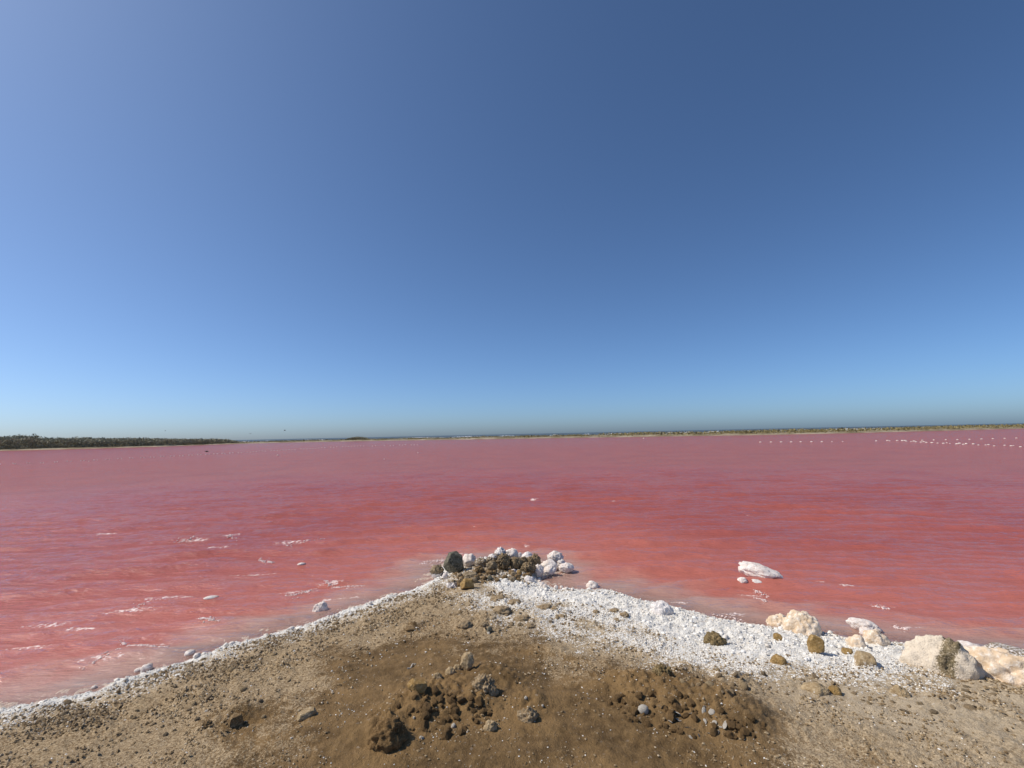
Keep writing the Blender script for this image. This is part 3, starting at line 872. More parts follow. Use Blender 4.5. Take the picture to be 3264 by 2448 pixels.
rock('salt_boulder', 'white salt rock with a pointed grey tip at the right back', (1742, 1756, 1798, 1800), 'salt', 'ragged', 0.9, 4, back=1805, group=G_HEAP)
rock('salt_boulder', 'small white salt rock between the pointed one and the rightmost lump', (1768, 1781, 1804, 1806), 'salt', 'salt', 0.9, 4, back=1808, group=G_HEAP)
rock('salt_boulder', 'rightmost white salt lump of the heap, lying in the water', (1780, 1793, 1830, 1827), 'salt', 'salt', 0.9, 4, group=G_HEAP)
rock('salt_boulder', 'grey white salt block in the shade of the brown rocks', (1702, 1798, 1734, 1842), 'salt', 'boulder', 0.9, 4, group=G_HEAP)
rock('salt_boulder', 'low salt lump with brown stains at the right foot of the heap', (1668, 1825, 1704, 1856), 'crust', 'salt', 0.9, 4, salt=(0.75, 0.1, 0), group=G_HEAP, dome=True)
rock('salted_rock', 'brown rock with a thick white salt skirt at the left foot of the heap', (1420, 1822, 1466, 1877), 'crust', 'ragged', 0.9, 5, 0.2, salt=(0.05, 1.0, 0), group=G_HEAP, dome=True)
rock('salt_boulder', 'tiny white salt knob under the dark upright rock', (1410, 1825, 1427, 1848), 'salt', 'salt', 0.9, 3, group=G_HEAP)
rock('tan_stone', 'smooth yellowish tan stone with a dark right face at the foot of the heap', (1466, 1845, 1513, 1880), 'ochre', 'angular', 0.8, 4, 0.1, group=G_HEAP)
rock('brown_rock', 'thin brown slab leaning beside the yellowish tan stone', (1456, 1843, 1486, 1868), 'brown', 'slab', 0.7, 4, -0.6, group=G_HEAP)
rock('brown_rock', 'small orange brown stone in the gap right of the dark rock', (1512, 1803, 1545, 1828), 'clod', 'ragged', 0.9, 4, group=G_HEAP)
rock('brown_rock', 'flat brown slab lying in front of the dark rock', (1474, 1825, 1524, 1844), 'crust', 'slab', 0.7, 4, group=G_HEAP)
rock('grey_pebble', 'small grey pebble at the edge of the salt below the heap', (1553, 1835, 1570, 1852), 'basalt', 'smooth', 0.9, 3, group=G_HEAP)
rock('salt_lump', 'small white salt knob under the round brown rock', (1627, 1814, 1646, 1832), 'salt', 'salt', 0.9, 3, group=G_HEAP)
rock('tan_stone', 'small orange yellow stone under the knobbly front rock', (1646, 1816, 1664, 1834), 'ochre', 'smooth', 0.9, 3, group=G_HEAP)
rng = np.random.default_rng(23)
for k in range(44):      # rubble at the foot of the heap
    x = rng.uniform(1440, 1680); y = 1822 + rng.uniform(0, 34) - 0.06 * (x - 1455)
    w = rng.uniform(8, 24)
    rock('rubble_stone', 'small brown rubble stone among others below the heap', (x, y, x + w, y + w * 0.75), 'clod' if k % 3 else 'crust', 'ragged' if k % 2 else 'angular',
         0.9, 3, category='stone', group='rubble at the foot of the heap', seed=300 + k, salt=(0.15, 0, 0))

# --- rocks standing in the water
rock('salt_boulder', 'long white salt-crusted boulder lying in the lake at right', (2358, 1798, 2487, 1852), 'salt', 'smooth', 0.55, 5, 0.20)
rock('salt_lump', 'small white salt stone in front of the long boulder in the lake', (2350, 1840, 2382, 1863), 'salt', 'smooth', 0.8, 4)
rock('salt_lump', 'flat salt stone awash at the left of the small lake stone', (2322, 1844, 2356, 1859), 'salt', 'smooth', 0.8, 3)
rock('salt_lump', 'flat salt stone awash under the long lake boulder', (2384, 1845, 2428, 1863), 'salt', 'smooth', 0.7, 3)
rock('salt_boulder', 'single dome-shaped white salt rock in the shallows at left', (997, 1912, 1047, 1950), 'salt', 'salt', 0.9, 5, dome=True)
rock('submerged_stone', 'long pale stone barely breaking the water at left', (648, 1899, 694, 1911), 'salt', 'smooth', 0.6, 3)
rock('submerged_stone', 'tiny pale stone awash in the lake, farther out at left', (948, 1793, 974, 1802), 'salt', 'smooth', 0.6, 3)
rock('salt_lump', 'small round salt rock awash right of the heap, by the white bank', (1868, 1846, 1908, 1876), 'salt', 'salt', 0.9, 4, dome=True)
for k, (x, y, w) in enumerate([(1728, 1862, 16), (1738, 1868, 14), (1772, 1872, 15), (1790, 1872, 12), (1806, 1876, 11), (1720, 1853, 10), (1825, 1880, 10)]):
    rock('salt_lump', 'small white salt knob at the water edge right below the heap', (x - w / 2, y - w * 0.5, x + w / 2, y + w * 0.5), 'salt', 'salt', 0.9, 3,
         category='salt', group='salt knobs at the water edge', seed=400 + k)

for k, (x, y, w) in enumerate([(605, 2082, 30), (628, 2088, 22), (467, 2128, 34), (440, 2136, 20), (930, 2002, 18), (740, 2050, 18), (1180, 1922, 14), (1262, 1894, 12), (300, 2190, 16)]):
    rock('salt_lump', 'white salt knob growing out of the left salt edge', (x - w / 2, y - w * 0.35, x + w / 2, y + w * 0.35), 'salt', 'salt', 0.9, 3,
         category='salt', group='salt knobs along the left edge', seed=430 + k)

# --- the right bank
rock('peach_boulder', 'larger cream salt-covered boulder half in the water on the right bank', (2498, 1950, 2616, 2018), 'peach', 'salt', 0.7, 5, 0.25, dome=True)
rock('peach_boulder', 'low cream lobe of salt rock left against the cream boulder', (2446, 1959, 2526, 2000), 'peach', 'salt', 0.7, 5, 0.12, dome=True)
rock('salt_boulder', 'pinkish white boulder in the water off the right bank', (2706, 1973, 2802, 2016), 'salt', 'smooth', 0.65, 5, 0.18)
rock('salt_lump', 'white salt neck under the pinkish boulder off the right bank', (2742, 2002, 2786, 2030), 'salt', 'salt', 0.8, 4)
rock('peach_boulder', 'cream salt rock on the bank below the pinkish boulder', (2754, 2013, 2828, 2054), 'peach', 'salt', 0.7, 4, 0.3, dome=True)
rock('peach_boulder', 'low cream lump sunk in the white salt, left of that cream rock', (2700, 2026, 2760, 2062), 'peach', 'salt', 0.8, 4, 0.2, dome=True)
rock('ochre_stone', 'upright ochre stone with a dark edge standing in the white salt', (2575, 2028, 2626, 2084), 'ochre', 'angular', 0.6, 4, 0.25)
rock('ochre_stone', 'broad ochre stone sunk in the salt near the crusty boulder', (2728, 2062, 2792, 2124), 'tan', 'angular', 0.7, 4, 0.1, salt=(0, 0.4, 0), dome=True)
rock('ochre_stone', 'small ochre stone left of the upright one', (2466, 2020, 2493, 2043), 'ochre', 'angular', 0.8, 3)
rock('ochre_stone', 'flat dark ochre stone lying below the upright one', (2458, 2090, 2506, 2117), 'ochre', 'smooth', 0.8, 4, 0.2, dome=True)
rock('ochre_stone', 'small ochre pebble between the upright and the broad ochre stones', (2684, 2066, 2716, 2086), 'ochre', 'angular', 0.8, 3)
rock('mossy_stone', 'round mossy brown stone alone on the white salt bank', (2244, 2017, 2316, 2058), 'moss', 'boulder', 0.75, 5, dome=True)
rock('coral_boulder', 'big cream boulder with dark pitted crust on the right bank', (2893, 2032, 3110, 2152), 'pitted', 'smooth', 0.6, 5, 0.05, salt=(0.95, 0, 0), dome=True, patch=True)
rock('salt_boulder', 'flat greyish white slab of salt rock behind the two big boulders', (3054, 2050, 3152, 2108), 'salt', 'smooth', 0.7, 4, 0.2, back=2104)
rock('peach_boulder', 'big smooth peach boulder at the right edge', (3100, 2078, 3330, 2176), 'peach', 'boulder', 0.6, 5, 0.1, dome=True)
rock('coral_rock', 'flat cream slab lying on top of the peach boulder at the right edge', (3152, 2066, 3310, 2112), 'crust', 'slab', 0.6, 4, 0.1, salt=(0.5, 0, 0), back=2150)
rock('tan_stone', 'tan stone half sunk below the pitted boulder', (2842, 2154, 2904, 2222), 'tan', 'boulder', 0.7, 4, dome=True)
rock('salted_rock', 'cream stone breaking through the salt at the water edge, mid right bank', (2072, 1914, 2148, 1962), 'crust', 'salt', 0.7, 5, 0.15, salt=(0.62, 0.2, 0.1), dome=True)
rock('mossy_stone', 'dark mossy stone at the inner edge of the salt', (2078, 2108, 2144, 2150), 'moss', 'coral', 0.8, 5, salt=(0.1, 0.1, 0), dome=True)
rock('tan_stone', 'low tan stone sunk in mud left of the sunk tan stone, below the salt', (2560, 2178, 2640, 2212), 'tan', 'smooth', 0.8, 4, dome=True)
rock('tan_stone', 'flat brown stone below the salt on the right, beside tan gravel', (2640, 2190, 2680, 2214), 'ochre', 'slab', 0.8, 3)

# --- stones on the mud
rock('pointed_stone', 'sharp pointed tan stone standing in the middle of the mud', (1466, 2087, 1512, 2138), 'tan', 'angular', 0.7, 4, -0.12)
rock('flat_stone', 'rectangular tan slab lying on the brown mud', (1298, 2170, 1362, 2205), 'ochre', 'slab', 0.6, 4, 0.3)
rock('tan_stone', 'blunt tan stone touching the left side of the pointed stone', (1442, 2112, 1474, 2137), 'tan', 'boulder', 0.8, 4, dome=True)
rock('tan_stone', 'low tan stone left below the blunt one', (1418, 2128, 1452, 2152), 'tan', 'smooth', 0.8, 4, dome=True)
rock('tan_stone', 'small rounded tan stone left of the row leading to the pointed stone', (1378, 2146, 1410, 2166), 'tan', 'smooth', 0.8, 4, dome=True)
rock('crusted_lump', 'crusted upright lump with a dark hollow side, right below the pointed stone', (1498, 2146, 1584, 2206), 'earth', 'coral', 0.8, 5, -0.1, salt=(0, 0, 0), dome=True)
rock('crusted_lump', 'low tan crusted lump right below the hollow one', (1544, 2184, 1592, 2220), 'earth', 'boulder', 0.9, 4, dome=True)
rock('crusted_lump', 'knobbly tan crusted lump at lower middle of the mud', (1648, 2238, 1720, 2304), 'earth', 'boulder', 0.8, 5, dome=True)
rock('dark_boulder', 'large dark brown boulder at the bottom, left of the middle', (1170, 2286, 1304, 2400), 'mudstone', 'boulder', 0.8, 5, dome=True)
rock('tan_stone', 'rounded mud-coloured stone at the bottom middle', (1540, 2284, 1586, 2330), 'tan', 'boulder', 0.8, 4, dome=True)
rock('dark_stone', 'dark stone throwing a black shadow on the lower left bank', (724, 2280, 776, 2318), 'clod', 'angular', 0.8, 4, dome=True)
rock('dark_stone', 'smaller dark stone left of the black-shadowed one', (640, 2290, 676, 2322), 'clod', 'coral', 0.8, 4, dome=True)
rock('flat_stone', 'thin tan flake of mud lying on the lower left bank', (946, 2264, 1008, 2290), 'tan', 'slab', 0.6, 4, -0.15)
rock('dark_stone', 'dark grey pebble with a white stone beside it, mid upper mud', (1551, 1998, 1570, 2018), 'basalt', 'angular', 0.9, 3)
rock('dark_stone', 'dark brown pebble on the upper left of the mud', (1292, 1996, 1330, 2012), 'clod', 'angular', 0.9, 3)
for k, (x, y, w, h) in enumerate([(1590, 1905, 60, 26), (1640, 1915, 50, 28), (1735, 1930, 54, 30), (1770, 1932, 30, 26), (1600, 1945, 66, 30), (1660, 1965, 54, 34),
                                  (1690, 1990, 40, 26), (1790, 1960, 50, 28), (1960, 1945, 36, 22), (1990, 1958, 34, 22), (1480, 1992, 60, 28), (1540, 1985, 40, 30),
                                  (1965, 1975, 28, 16), (1900, 1950, 24, 14)]):
    rock('mud_clod', 'orange brown crusty clod along the inner edge of the upper salt', (x - w / 2, y - h * 0.3, x + w / 2, y + h / 2), 'earth', 'coral', 0.9, 4,
         category='clod', group='clods along the salt edge', seed=500 + k, salt=(0.12, 0.0, 0.1), dome=True)

# ================================================================== SMALL THINGS
MATS['pebble'] = None
def tint_material(name, cols, rough=0.9):
    k = N(name)
    t = k.attr('tint')
    c = k.mix(k.ramp(t, 0.0, 0.5), cols[0], cols[1]); c = k.mix(k.ramp(t, 0.5, 1.0), c, cols[2])
    n = k.noise(90, 3)
    c = k.mix(k.ramp(n, 0.35, 0.75), c, tuple(q * 0.85 for q in cols[1]))
    k.principled(c, rough, None, 0.2); return k.m
M_GRAIN = tint_material('salt_grain', ((0.60, 0.53, 0.44), (0.80, 0.77, 0.71), (0.87, 0.85, 0.80)))
M_CRUMB = tint_material('mud_crumb', ((0.13, 0.083, 0.040), (0.28, 0.20, 0.11), (0.56, 0.46, 0.32)))

rr_ = np.hypot(GP[:, 0], GP[:, 1])
aa_ = np.degrees(np.abs(np.arctan2(GP[:, 0], GP[:, 1])))
FINE = np.where((rr_ > 1.5) & (rr_ < 8.9) & (aa_ < 62) & (GD > -0.04))[0]
def pick(weights, n, seed):
    rng = np.random.default_rng(seed)
    w = weights / weights.sum()
    return FINE[rng.choice(len(FINE), n, p=w)], rng

def scatter(name, weights, n, rlo, rhi, mat, label, category, seed, sink=0.15, squash=0.7, pw=2.2, smooth=False, sub=0):
    idx, rng = pick(weights, n, seed)
    rad = (rlo + (rhi - rlo) * rng.random(n) ** pw) * np.clip(np.hypot(GP[idx, 0], GP[idx, 1]) / 4.5, 0.4, 1.3)
    c = np.stack([GP[idx, 0] + rng.normal(0, 0.006, n), GP[idx, 1] + rng.normal(0, 0.006, n), GH[idx] + rad * (squash - sink) * 0.7], 1)
    me = lumps_mesh(name, c, rad, np.stack([0.8 + 0.5 * rng.random(n), 0.8 + 0.5 * rng.random(n), squash * (0.7 + 0.5 * rng.random(n))], 1), sub, 0.34, seed, smooth)
    attr(me, 'tint', np.repeat(rng.random(n), len(ico(sub)[0])))
    return obj(name, me, mat, label=label, category=category, kind='stuff')

S = GSALT[FINE]; Dd = GD[FINE]; Xf = GP[FINE, 0]
patchy = np.clip(0.5 + fbm(GP[FINE] * 3.0, 3, 301) * 1.6, 0.02, 2)
scatter('salt_grains', np.where(S > 0.75, 0.16, np.clip(S, 0.006, 1) * 1.3) * np.where(S > 0.75, 1, patchy), 30000, 0.0025, 0.0095, M_GRAIN,
        'loose white salt grains strewn over the bank', 'salt', 31)
scatter('salt_lumps', np.where(S > 0.6, 1.0, 0.03 * S), 1100, 0.005, 0.022, M_GRAIN, 'coarse lumps in the white salt crust of the bank', 'salt', 32, sink=0.75, squash=0.8, pw=2.6, smooth=True, sub=1)
scatter('mud_crumbs', np.clip(1.0 - S, 0, 1) * (0.25 + sstep(1.6, 0.15, Dd)) * patchy ** 1.5 * (Dd > 0.16) * (0.3 + 0.7 * sstep(0.0, 0.6, sdist(GP[FINE], MUD))), 44000, 0.0025, 0.014, M_CRUMB,
        'loose brown crumbs of dried mud over the bank', 'mud', 33)

# single clods and shards: a few shapes, each placed on its own
CLODS = []
for k in range(8):
    v, f = rock_shape(2, ('coral', 'angular', 'boulder', 'coral')[k % 4], 700 + k)
    me = mesh_np('mud_clod', v, f, k % 4 != 1)
    attr(me, 'salt', np.full(len(v), 0.0)); me.materials.append(MATS[('earth', 'crust', 'tan', 'earth')[k % 4]])
    CLODS.append(me)
SHARDS = []
for k in range(8):
    v, f = rock_shape(2, ('angular', 'slab')[k % 2], 760 + k)
    v = v * (1 + 0.22 * fbm(v * 2.6 + k, 2, 770 + k))[:, None]
    me = mesh_np('mud_shard', v, f, False)
    attr(me, 'salt', np.full(len(v), 0.0)); me.materials.append(MATS['mudstone'])
    SHARDS.append(me)
def put_clod(name, x, y, r, rng, label, category, group, meshes=CLODS, squash=0.7, sink=0.25):
    me = meshes[int(rng.integers(len(meshes)))]
    o = bpy.data.objects.new(name, me); COL.objects.link(o)
    o.location = (x, y, gz(x, y) + r * squash * (0.35 - sink))
    o.rotation_euler = (rng.normal(0, 0.45), rng.normal(0, 0.45), rng.random() * 6.28)
    o.scale = (r * rng.uniform(0.8, 1.4), r * rng.uniform(0.8, 1.2), r * squash * rng.uniform(0.8, 1.3))
    o['label'] = label; o['category'] = category; o['group'] = group
    return o
def zone(poly, n, rlo, rhi, label, group, seed, name='mud_clod', category='clod', pw=1.8, meshes=CLODS, squash=0.7):
    rng = np.random.default_rng(seed)
    P = np.array(poly, float); lo, hi = P.min(0), P.max(0)
    k = 0
    while k < n:
        q = lo + rng.random(2) * (hi - lo)
        if not inside(q[None], P)[0]: continue
        g = ground_at(*q)
        put_clod(name, g[0], g[1], rlo + (rhi - rlo) * rng.random() ** pw, rng, label, category, group, meshes, squash)
        k += 1
zone([(60, 2270), (350, 2205), (620, 2110), (950, 2010), (1280, 1915), (1300, 1950), (1000, 2060), (700, 2150), (400, 2240), (100, 2310)], 80, 0.008, 0.024,
     'small crumbly clod among many behind the left salt edge', 'clods behind the left salt edge', 41)
zone([(250, 2300), (600, 2200), (950, 2140), (1000, 2250), (800, 2330), (400, 2360)], 28, 0.008, 0.024,
     'brown clod lying on the lower left bank', 'clods on the lower left bank', 42)
zone([(1250, 2235), (1400, 2200), (1560, 2240), (1570, 2330), (1450, 2360), (1280, 2330)], 64, 0.008, 0.029,
     'jagged dark brown mud shard in the broken patch at bottom middle', 'mud shards at bottom middle', 43, 'mud_shard', squash=0.9, meshes=SHARDS)
zone([(1920, 2225), (2050, 2190), (2200, 2210), (2330, 2260), (2450, 2310), (2400, 2370), (2150, 2350), (1980, 2290)], 86, 0.008, 0.027,
     'dark mud shard in the broken patch at lower right', 'mud shards at lower right', 44, 'mud_shard', squash=0.9, meshes=SHARDS)
zone([(1560, 1930), (1750, 1960), (1850, 1950), (1900, 2000), (1750, 2030), (1600, 2000)], 36, 0.008, 0.024,
     'small orange brown clod below the upper salt, right of the middle', 'clods below the upper salt', 45)
zone([(2150, 2120), (2380, 2130), (2560, 2170), (2520, 2220), (2300, 2210), (2180, 2190)], 46, 0.008, 0.026,
     'small dark crumb stone among salt specks at right', 'crumb stones below the right salt', 46)
zone([(2560, 2140), (2880, 2180), (3200, 2190), (3200, 2260), (2850, 2290), (2600, 2240)], 40, 0.008, 0.026,
     'flat brown pebble on the tan slope at lower right', 'pebbles on the lower right slope', 47, 'pebble', 'pebble', squash=0.45)

# shells and bleached scraps in the broken patch
def shell_mesh(seed, kind):
    rng = np.random.default_rng(seed)
    bm = bmesh.new()
    if kind == 0:       # cupped shell
        bmesh.ops.create_uvsphere(bm, u_segments=10, v_segments=6, radius=1.0)
        bmesh.ops.delete(bm, geom=[q for q in bm.verts if q.co.z < -0.05], context='VERTS')
        for q in bm.verts: q.co.z *= 0.35; q.co.x *= 1.3 + 0.3 * q.co.y
        bmesh.ops.solidify(bm, geom=bm.faces[:], thickness=0.12)
    else:               # curled bleached strip
        pts = [(t * 2 - 1, 0.18 * math.sin(t * 3 + seed), 0.15 * math.sin(t * 5 + seed)) for t in np.linspace(0, 1, 7)]
        prev = None
        for j, (x, y, z) in enumerate(pts):
            w = 0.22 * math.sin(math.pi * (0.12 + 0.76 * j / 6)) + 0.04
            row = [bm.verts.new((x, y - w, z)), bm.verts.new((x, y + w, z + 0.05))]
            if prev: bm.faces.new((prev[0], prev[1], row[1], row[0]))
            prev = row
        bmesh.ops.solidify(bm, geom=bm.faces[:], thickness=0.07)
    me = bpy.data.meshes.new('shell'); bm.to_mesh(me); bm.free()
    me.materials.append(M_SHELL)
    return me
M_SHELL = rock_material('bleached_shell', (0.55, 0.49, 0.40), (0.68, 0.63, 0.54), (0.78, 0.74, 0.67), 60, 0, 0.3)
SHELLS = [shell_mesh(k, k % 2) for k in range(6)]
zone([(2040, 2230), (2180, 2225), (2300, 2260), (2320, 2330), (2200, 2360), (2050, 2320)], 34, 0.009, 0.024,
     'bleached shell or straw scrap in the dark patch at lower right', 'bleached scraps at lower right', 51, 'shell_fragment', 'shell', meshes=SHELLS, squash=0.9)
WHITES = []
for k in range(4):
    v, f = rock_shape(2, ('smooth', 'salt')[k % 2], 800 + k)
    me = mesh_np('white_pebble', v, f); me.materials.append(M_SHELL); WHITES.append(me)
g_rng = np.random.default_rng(61)
for px, py, r, lab in [(2050, 2265, 0.026, 'round white pebble at the left of the dark patch, lower right'), (1445, 2315, 0.013, 'round white pebble at bottom middle, below the shards'),
                       (1344, 2353, 0.012, 'white pebble at the very bottom beside the dark boulder'), (1558, 2019, 0.014, 'white pebble right under the dark grey pebble'),
                       (660, 2268, 0.012, 'lone white pebble on the lower left bank'), (1320, 2289, 0.009, 'tiny white pebble left of the shards at bottom middle'),
                       (1676, 2225, 0.010, 'white pebble above the knobbly crusted lump'), (1730, 2250, 0.009, 'white pebble right of the knobbly crusted lump')]:
    g = ground_at(px, py)
    o = put_clod('white_pebble', g[0], g[1], r, g_rng, lab, 'pebble', 'white pebbles on the mud', WHITES, 0.85)

# ------------------------------------------------------------------ salt-crusted stumps in rows on the lake
STUMPS = []
for k in range(4):
    v, f = rock_shape(2, 'salt', 900 + k)
    me = mesh_np('salt_stump', v, f); me.materials.append(MATS['salt']); STUMPS.append(me)
def stump(px, py, wpx, rng, label, group, tall=0.75):
    c = at(px, py)
    dep = float(np.dot(c - np.array([0, 0, CAMZ]), VIEW))
    w = max(wpx * 0.72, 3.4) / FPX * dep
    o = bpy.data.objects.new('salt_stump', STUMPS[int(rng.integers(4))]); COL.objects.link(o)
    o.location = (c[0], c[1], w * tall * 0.2); o.rotation_euler = (0, 0, rng.random() * 6.28)
    o.scale = (w * 0.5, w * 0.5, w * tall * 0.5)
    o['label'] = label; o['category'] = 'salt stump'; o['group'] = group
srng = np.random.default_rng(71)
LROW = [(0, 1480), (42, 1478), (48, 1479), (86, 1476), (94, 1477), (130, 1475), (138, 1476), (174, 1474), (183, 1473), (214, 1471), (227, 1471), (258, 1469), (268, 1469),
        (283, 1471), (300, 1467), (310, 1467), (338, 1465), (349, 1465), (376, 1463), (387, 1463), (413, 1461), (423, 1461), (449, 1459), (459, 1459),
        (480, 1458), (491, 1458), (513, 1456), (523, 1456), (544, 1455), (555, 1455), (573, 1454), (583, 1453), (602, 1452), (613, 1452), (630, 1450), (641, 1450),
        (657, 1449), (667, 1449), (682, 1447), (693, 1447), (708, 1446), (717, 1446), (732, 1445), (742, 1444)]
for x, y in LROW:
    stump(x, y, 5.5, srng, 'white salt-crusted stump in the long dotted row on the left water', 'dotted row of stumps at left')
for x in np.arange(760, 1345, 9.5):
    if srng.random() < 0.16: continue
    y = np.interp(x, [760, 900, 1000, 1100, 1200, 1345], [1444, 1435, 1430, 1424, 1421, 1418]) + srng.normal(0, 0.8)
    stump(x, y, 4.2, srng, 'tiny white stump in the far end of the left dotted row', 'far end of the left dotted row')
for x, y, w in [(885, 1452, 8), (1225, 1464, 5), (1332, 1444, 5)]:
    stump(x, y, w, srng, 'lone white stump nearer than the left dotted row', 'lone stumps in front of the left row')
for x in (2424, 2458, 2490, 2522, 2553, 2587, 2620, 2652, 2686):
    stump(x, 1410 - (x - 2424) * 0.008, 10 if x < 2640 else 6, srng, 'white salt-crusted stump in the evenly spaced row at middle right', 'evenly spaced row at middle right', 0.45)
RROW = [(2793, 1406), (2829, 1405), (2836, 1406), (2860, 1405), (2876, 1405), (2885, 1405), (2889, 1407), (2904, 1408), (2914, 1407), (2920, 1409), (2936, 1410),
        (2945, 1409), (2953, 1411), (2971, 1412), (2989, 1413), (3008, 1414), (3018, 1412), (3028, 1414), (3050, 1416), (3059, 1414), (3071, 1417), (3080, 1415), (3103, 1416),
        (3119, 1419), (3142, 1419), (3151, 1418), (3169, 1422), (3203, 1420), (3223, 1422), (3231, 1421), (3253, 1425)]
for x, y in RROW:
    stump(x, y, srng.uniform(6, 12), srng, 'white salt-crusted stump in the nearer ragged row at far right', 'ragged row of stumps at far right', 0.5)
for x, y in [(2940, 1404), (2977, 1403), (3015, 1402), (3052, 1402), (3091, 1401), (3129, 1400), (3165, 1399), (3203, 1398), (3240, 1397)]:
    stump(x, y, 8, srng, 'white salt-crusted stump in the farther thin row at far right', 'thin farther row of stumps at far right', 0.5)
stump(2052, 1398, 6, srng, 'lone white stump near the far shore, right of the middle', 'lone stump by the far shore')

# ------------------------------------------------------------------ birds
def bird_mat():
    k = N('dark_feathers'); k.principled(k.mix(k.noise(8, 3), (0.03, 0.03, 0.03), (0.08, 0.075, 0.07)), 0.8); return k.m
M_BIRD = bird_mat()
def bird(pos, span, yaw, label, flap):
    root = bpy.data.objects.new('bird', None); COL.objects.link(root)
    root.location = pos; root.rotation_euler = (0, 0, yaw); root['label'] = label; root['category'] = 'bird'
    v, f = ico(2)
    t = v[:, 0]
    b = v * np.array([0.26, 0.085, 0.085]) * span * np.where(t > 0, 1, 1)[:, None]
    b[:, 1:] *= (1 - 0.55 * np.abs(t) ** 1.5)[:, None]
    b[:, 2] += np.where(t > 0.75, 0.03 * span, 0)
    obj('body', mesh_np('body', b, f), M_BIRD, root)
    bm = bmesh.new()
    tail = [bm.verts.new(q) for q in ((-0.2 * span, 0.03 * span, 0), (-0.2 * span, -0.03 * span, 0), (-0.42 * span, -0.08 * span, 0), (-0.42 * span, 0.08 * span, 0))]
    bm.faces.new(tail); bmesh.ops.solidify(bm, geom=bm.faces[:], thickness=0.01 * span)
    me = bpy.data.meshes.new('tail'); bm.to_mesh(me); bm.free(); obj('tail', me, M_BIRD, root)
    for sgn in (1, -1):
        bm = bmesh.new(); prev = None
        for j in range(6):
            u = j / 5
            y = sgn * (0.05 + 0.45 * u) * span; z = flap * span * (u * 0.45 - 0.35 * u * u)
            w = 0.13 * span * (1 - 0.75 * u ** 2)
            row = [bm.verts.new((w - 0.08 * span * u, y, z)), bm.verts.new((-w * 0.7 - 0.10 * span * u, y, z))]
            if prev: bm.faces.new((prev[0], prev[1], row[1], row[0]))
            prev = row
        bmesh.ops.recalc_face_normals(bm, faces=bm.faces[:]); bmesh.ops.solidify(bm, geom=bm.faces[:], thickness=0.012 * span)
        me = bpy.data.meshes.new('wing'); bm.to_mesh(me); bm.free(); obj('wing', me, M_BIRD, root)
bird(at_depth(527, 1373, 70), 0.35, 0.6, 'faint small bird flying low over the left shore, leftmost of three', 1.0)
bird(at_depth(798, 1382, 75), 0.5, 2.4, 'small dark bird flying low over the left shore, middle of three', 1.2)
bird(at_depth(908, 1372, 78), 0.6, 0.3, 'small dark bird flying over the left shore, rightmost of three', 1.2)
g = at(659, 1449); bird((g[0], g[1], 0.42), 0.9, 0.2, 'dark bird just above the left dotted row of stumps', 0.8)

def stick(px, py, length, yaw, label):
    g = ground_at(px, py)
    n = 9; v = []; f = []
    for j in range(n):
        t = j / (n - 1) - 0.5
        r = 0.006 * (1 - 0.4 * abs(t)) * (1.2 if j == 4 else 1)
        for a in range(6):
            v.append((t * length, 0.012 * math.sin(5 * t) + r * math.cos(a * 1.047), r + 0.004 * math.sin(9 * t) + r * math.sin(a * 1.047)))
    for j in range(n - 1):
        for a in range(6):
            b = (a + 1) % 6
            f.append((j * 6 + a, j * 6 + b, j * 6 + 6 + b, j * 6 + 6 + a))
    o = obj('stick', mesh_np('stick', np.array(v), np.array(f)), M_SHELL, None, label, 'stick')
    o.location = (g[0], g[1], g[2]); o.rotation_euler = (0, 0, yaw)
stick(1312, 2126, 0.09, 0.9, 'pale little stick on the mud, left above the tan slab')

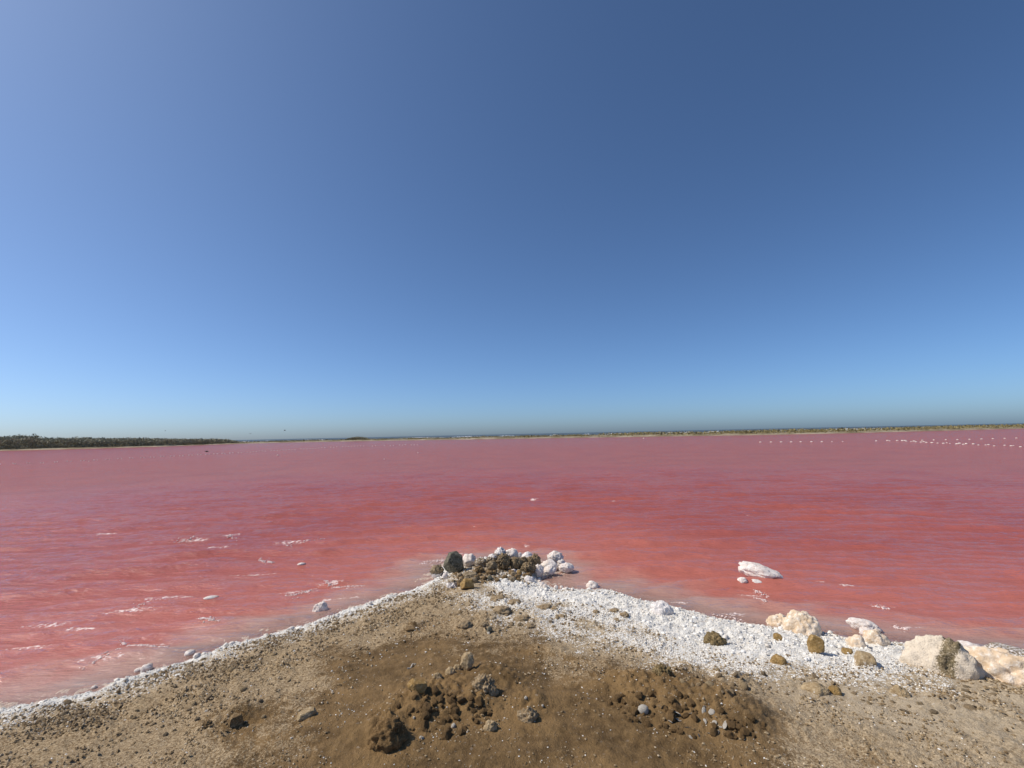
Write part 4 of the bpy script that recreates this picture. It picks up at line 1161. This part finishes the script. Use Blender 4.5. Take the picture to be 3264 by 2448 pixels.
# foam on the small breakers off the left bank
def lake_foam_material():
    k = N('pink_foam'); k.principled(k.mix(k.noise(60, 3), (0.62, 0.44, 0.40), (0.84, 0.74, 0.70)), 0.8, None, 0.2); return k.m
M_LAKEFOAM = lake_foam_material()
def foam_strips():
    r_ = np.random.default_rng(91)
    C, Rad, Sq = [], [], []
    lines = [([(1038, 1846), (1050, 1857), (1090, 1861), (1165, 1860)], 190), ([(628, 1962), (648, 1970), (696, 1979)], 150), ([(385, 2036), (430, 2049), (475, 2053), (535, 2060)], 200),
             ([(1338, 1792), (1375, 1786), (1412, 1781)], 90), ([(826, 1779), (846, 1787), (872, 1790)], 90), ([(722, 1703), (738, 1707), (760, 1712)], 60), ([(915, 1893), (960, 1884), (1012, 1868)], 90),
             ([(262, 2120), (320, 2092), (385, 2072)], 36), ([(425, 1935), (470, 1915), (520, 1905)], 26),
             ([(2405, 1872), (2420, 1880), (2450, 1886)], 40), ([(2400, 1898), (2425, 1908), (2440, 1918)], 50), ([(2790, 1918), (2830, 1928)], 40), ([(2845, 1992), (2900, 2000)], 40),
             ([(2270, 1955), (2330, 1962), (2380, 1975)], 60), ([(2050, 1915), (2120, 1930), (2160, 1938)], 60), ([(560, 1722), (620, 1713)], 30), ([(905, 1733), (950, 1725), (1030, 1712)], 60)]
    for pts, n in lines:
        P = np.array(pts, float); t = np.linspace(0, 1, len(P))
        u = r_.random(n)
        x = np.interp(u, t, P[:, 0]) + r_.normal(0, 3, n); y = np.interp(u, t, P[:, 1]) + r_.normal(0, 1.6, n) * (1 + (r_.random(n) < 0.25) * 2)
        for k in range(n):
            c = at(x[k], y[k], 0.02)
            hit, loc, nr_, i_ = LAKE.ray_cast(Vector((c[0], c[1], 2)), Vector((0, 0, -1)))
            z = loc.z if hit else 0.01
            sc = math.hypot(c[0], c[1]) / 6.0
            C.append((c[0], c[1], z + 0.001)); Rad.append((0.0025 + 0.010 * r_.random() ** 2.5) * sc); Sq.append((1.5, 1.0, 0.45))
    me = lumps_mesh('wave_foam', np.array(C), np.array(Rad), np.array(Sq), 1, 0.3, 9, True)
    obj('wave_foam', me, M_LAKEFOAM, label='thin broken lines of white foam on the small breakers', category='foam', kind='stuff')
foam_strips()
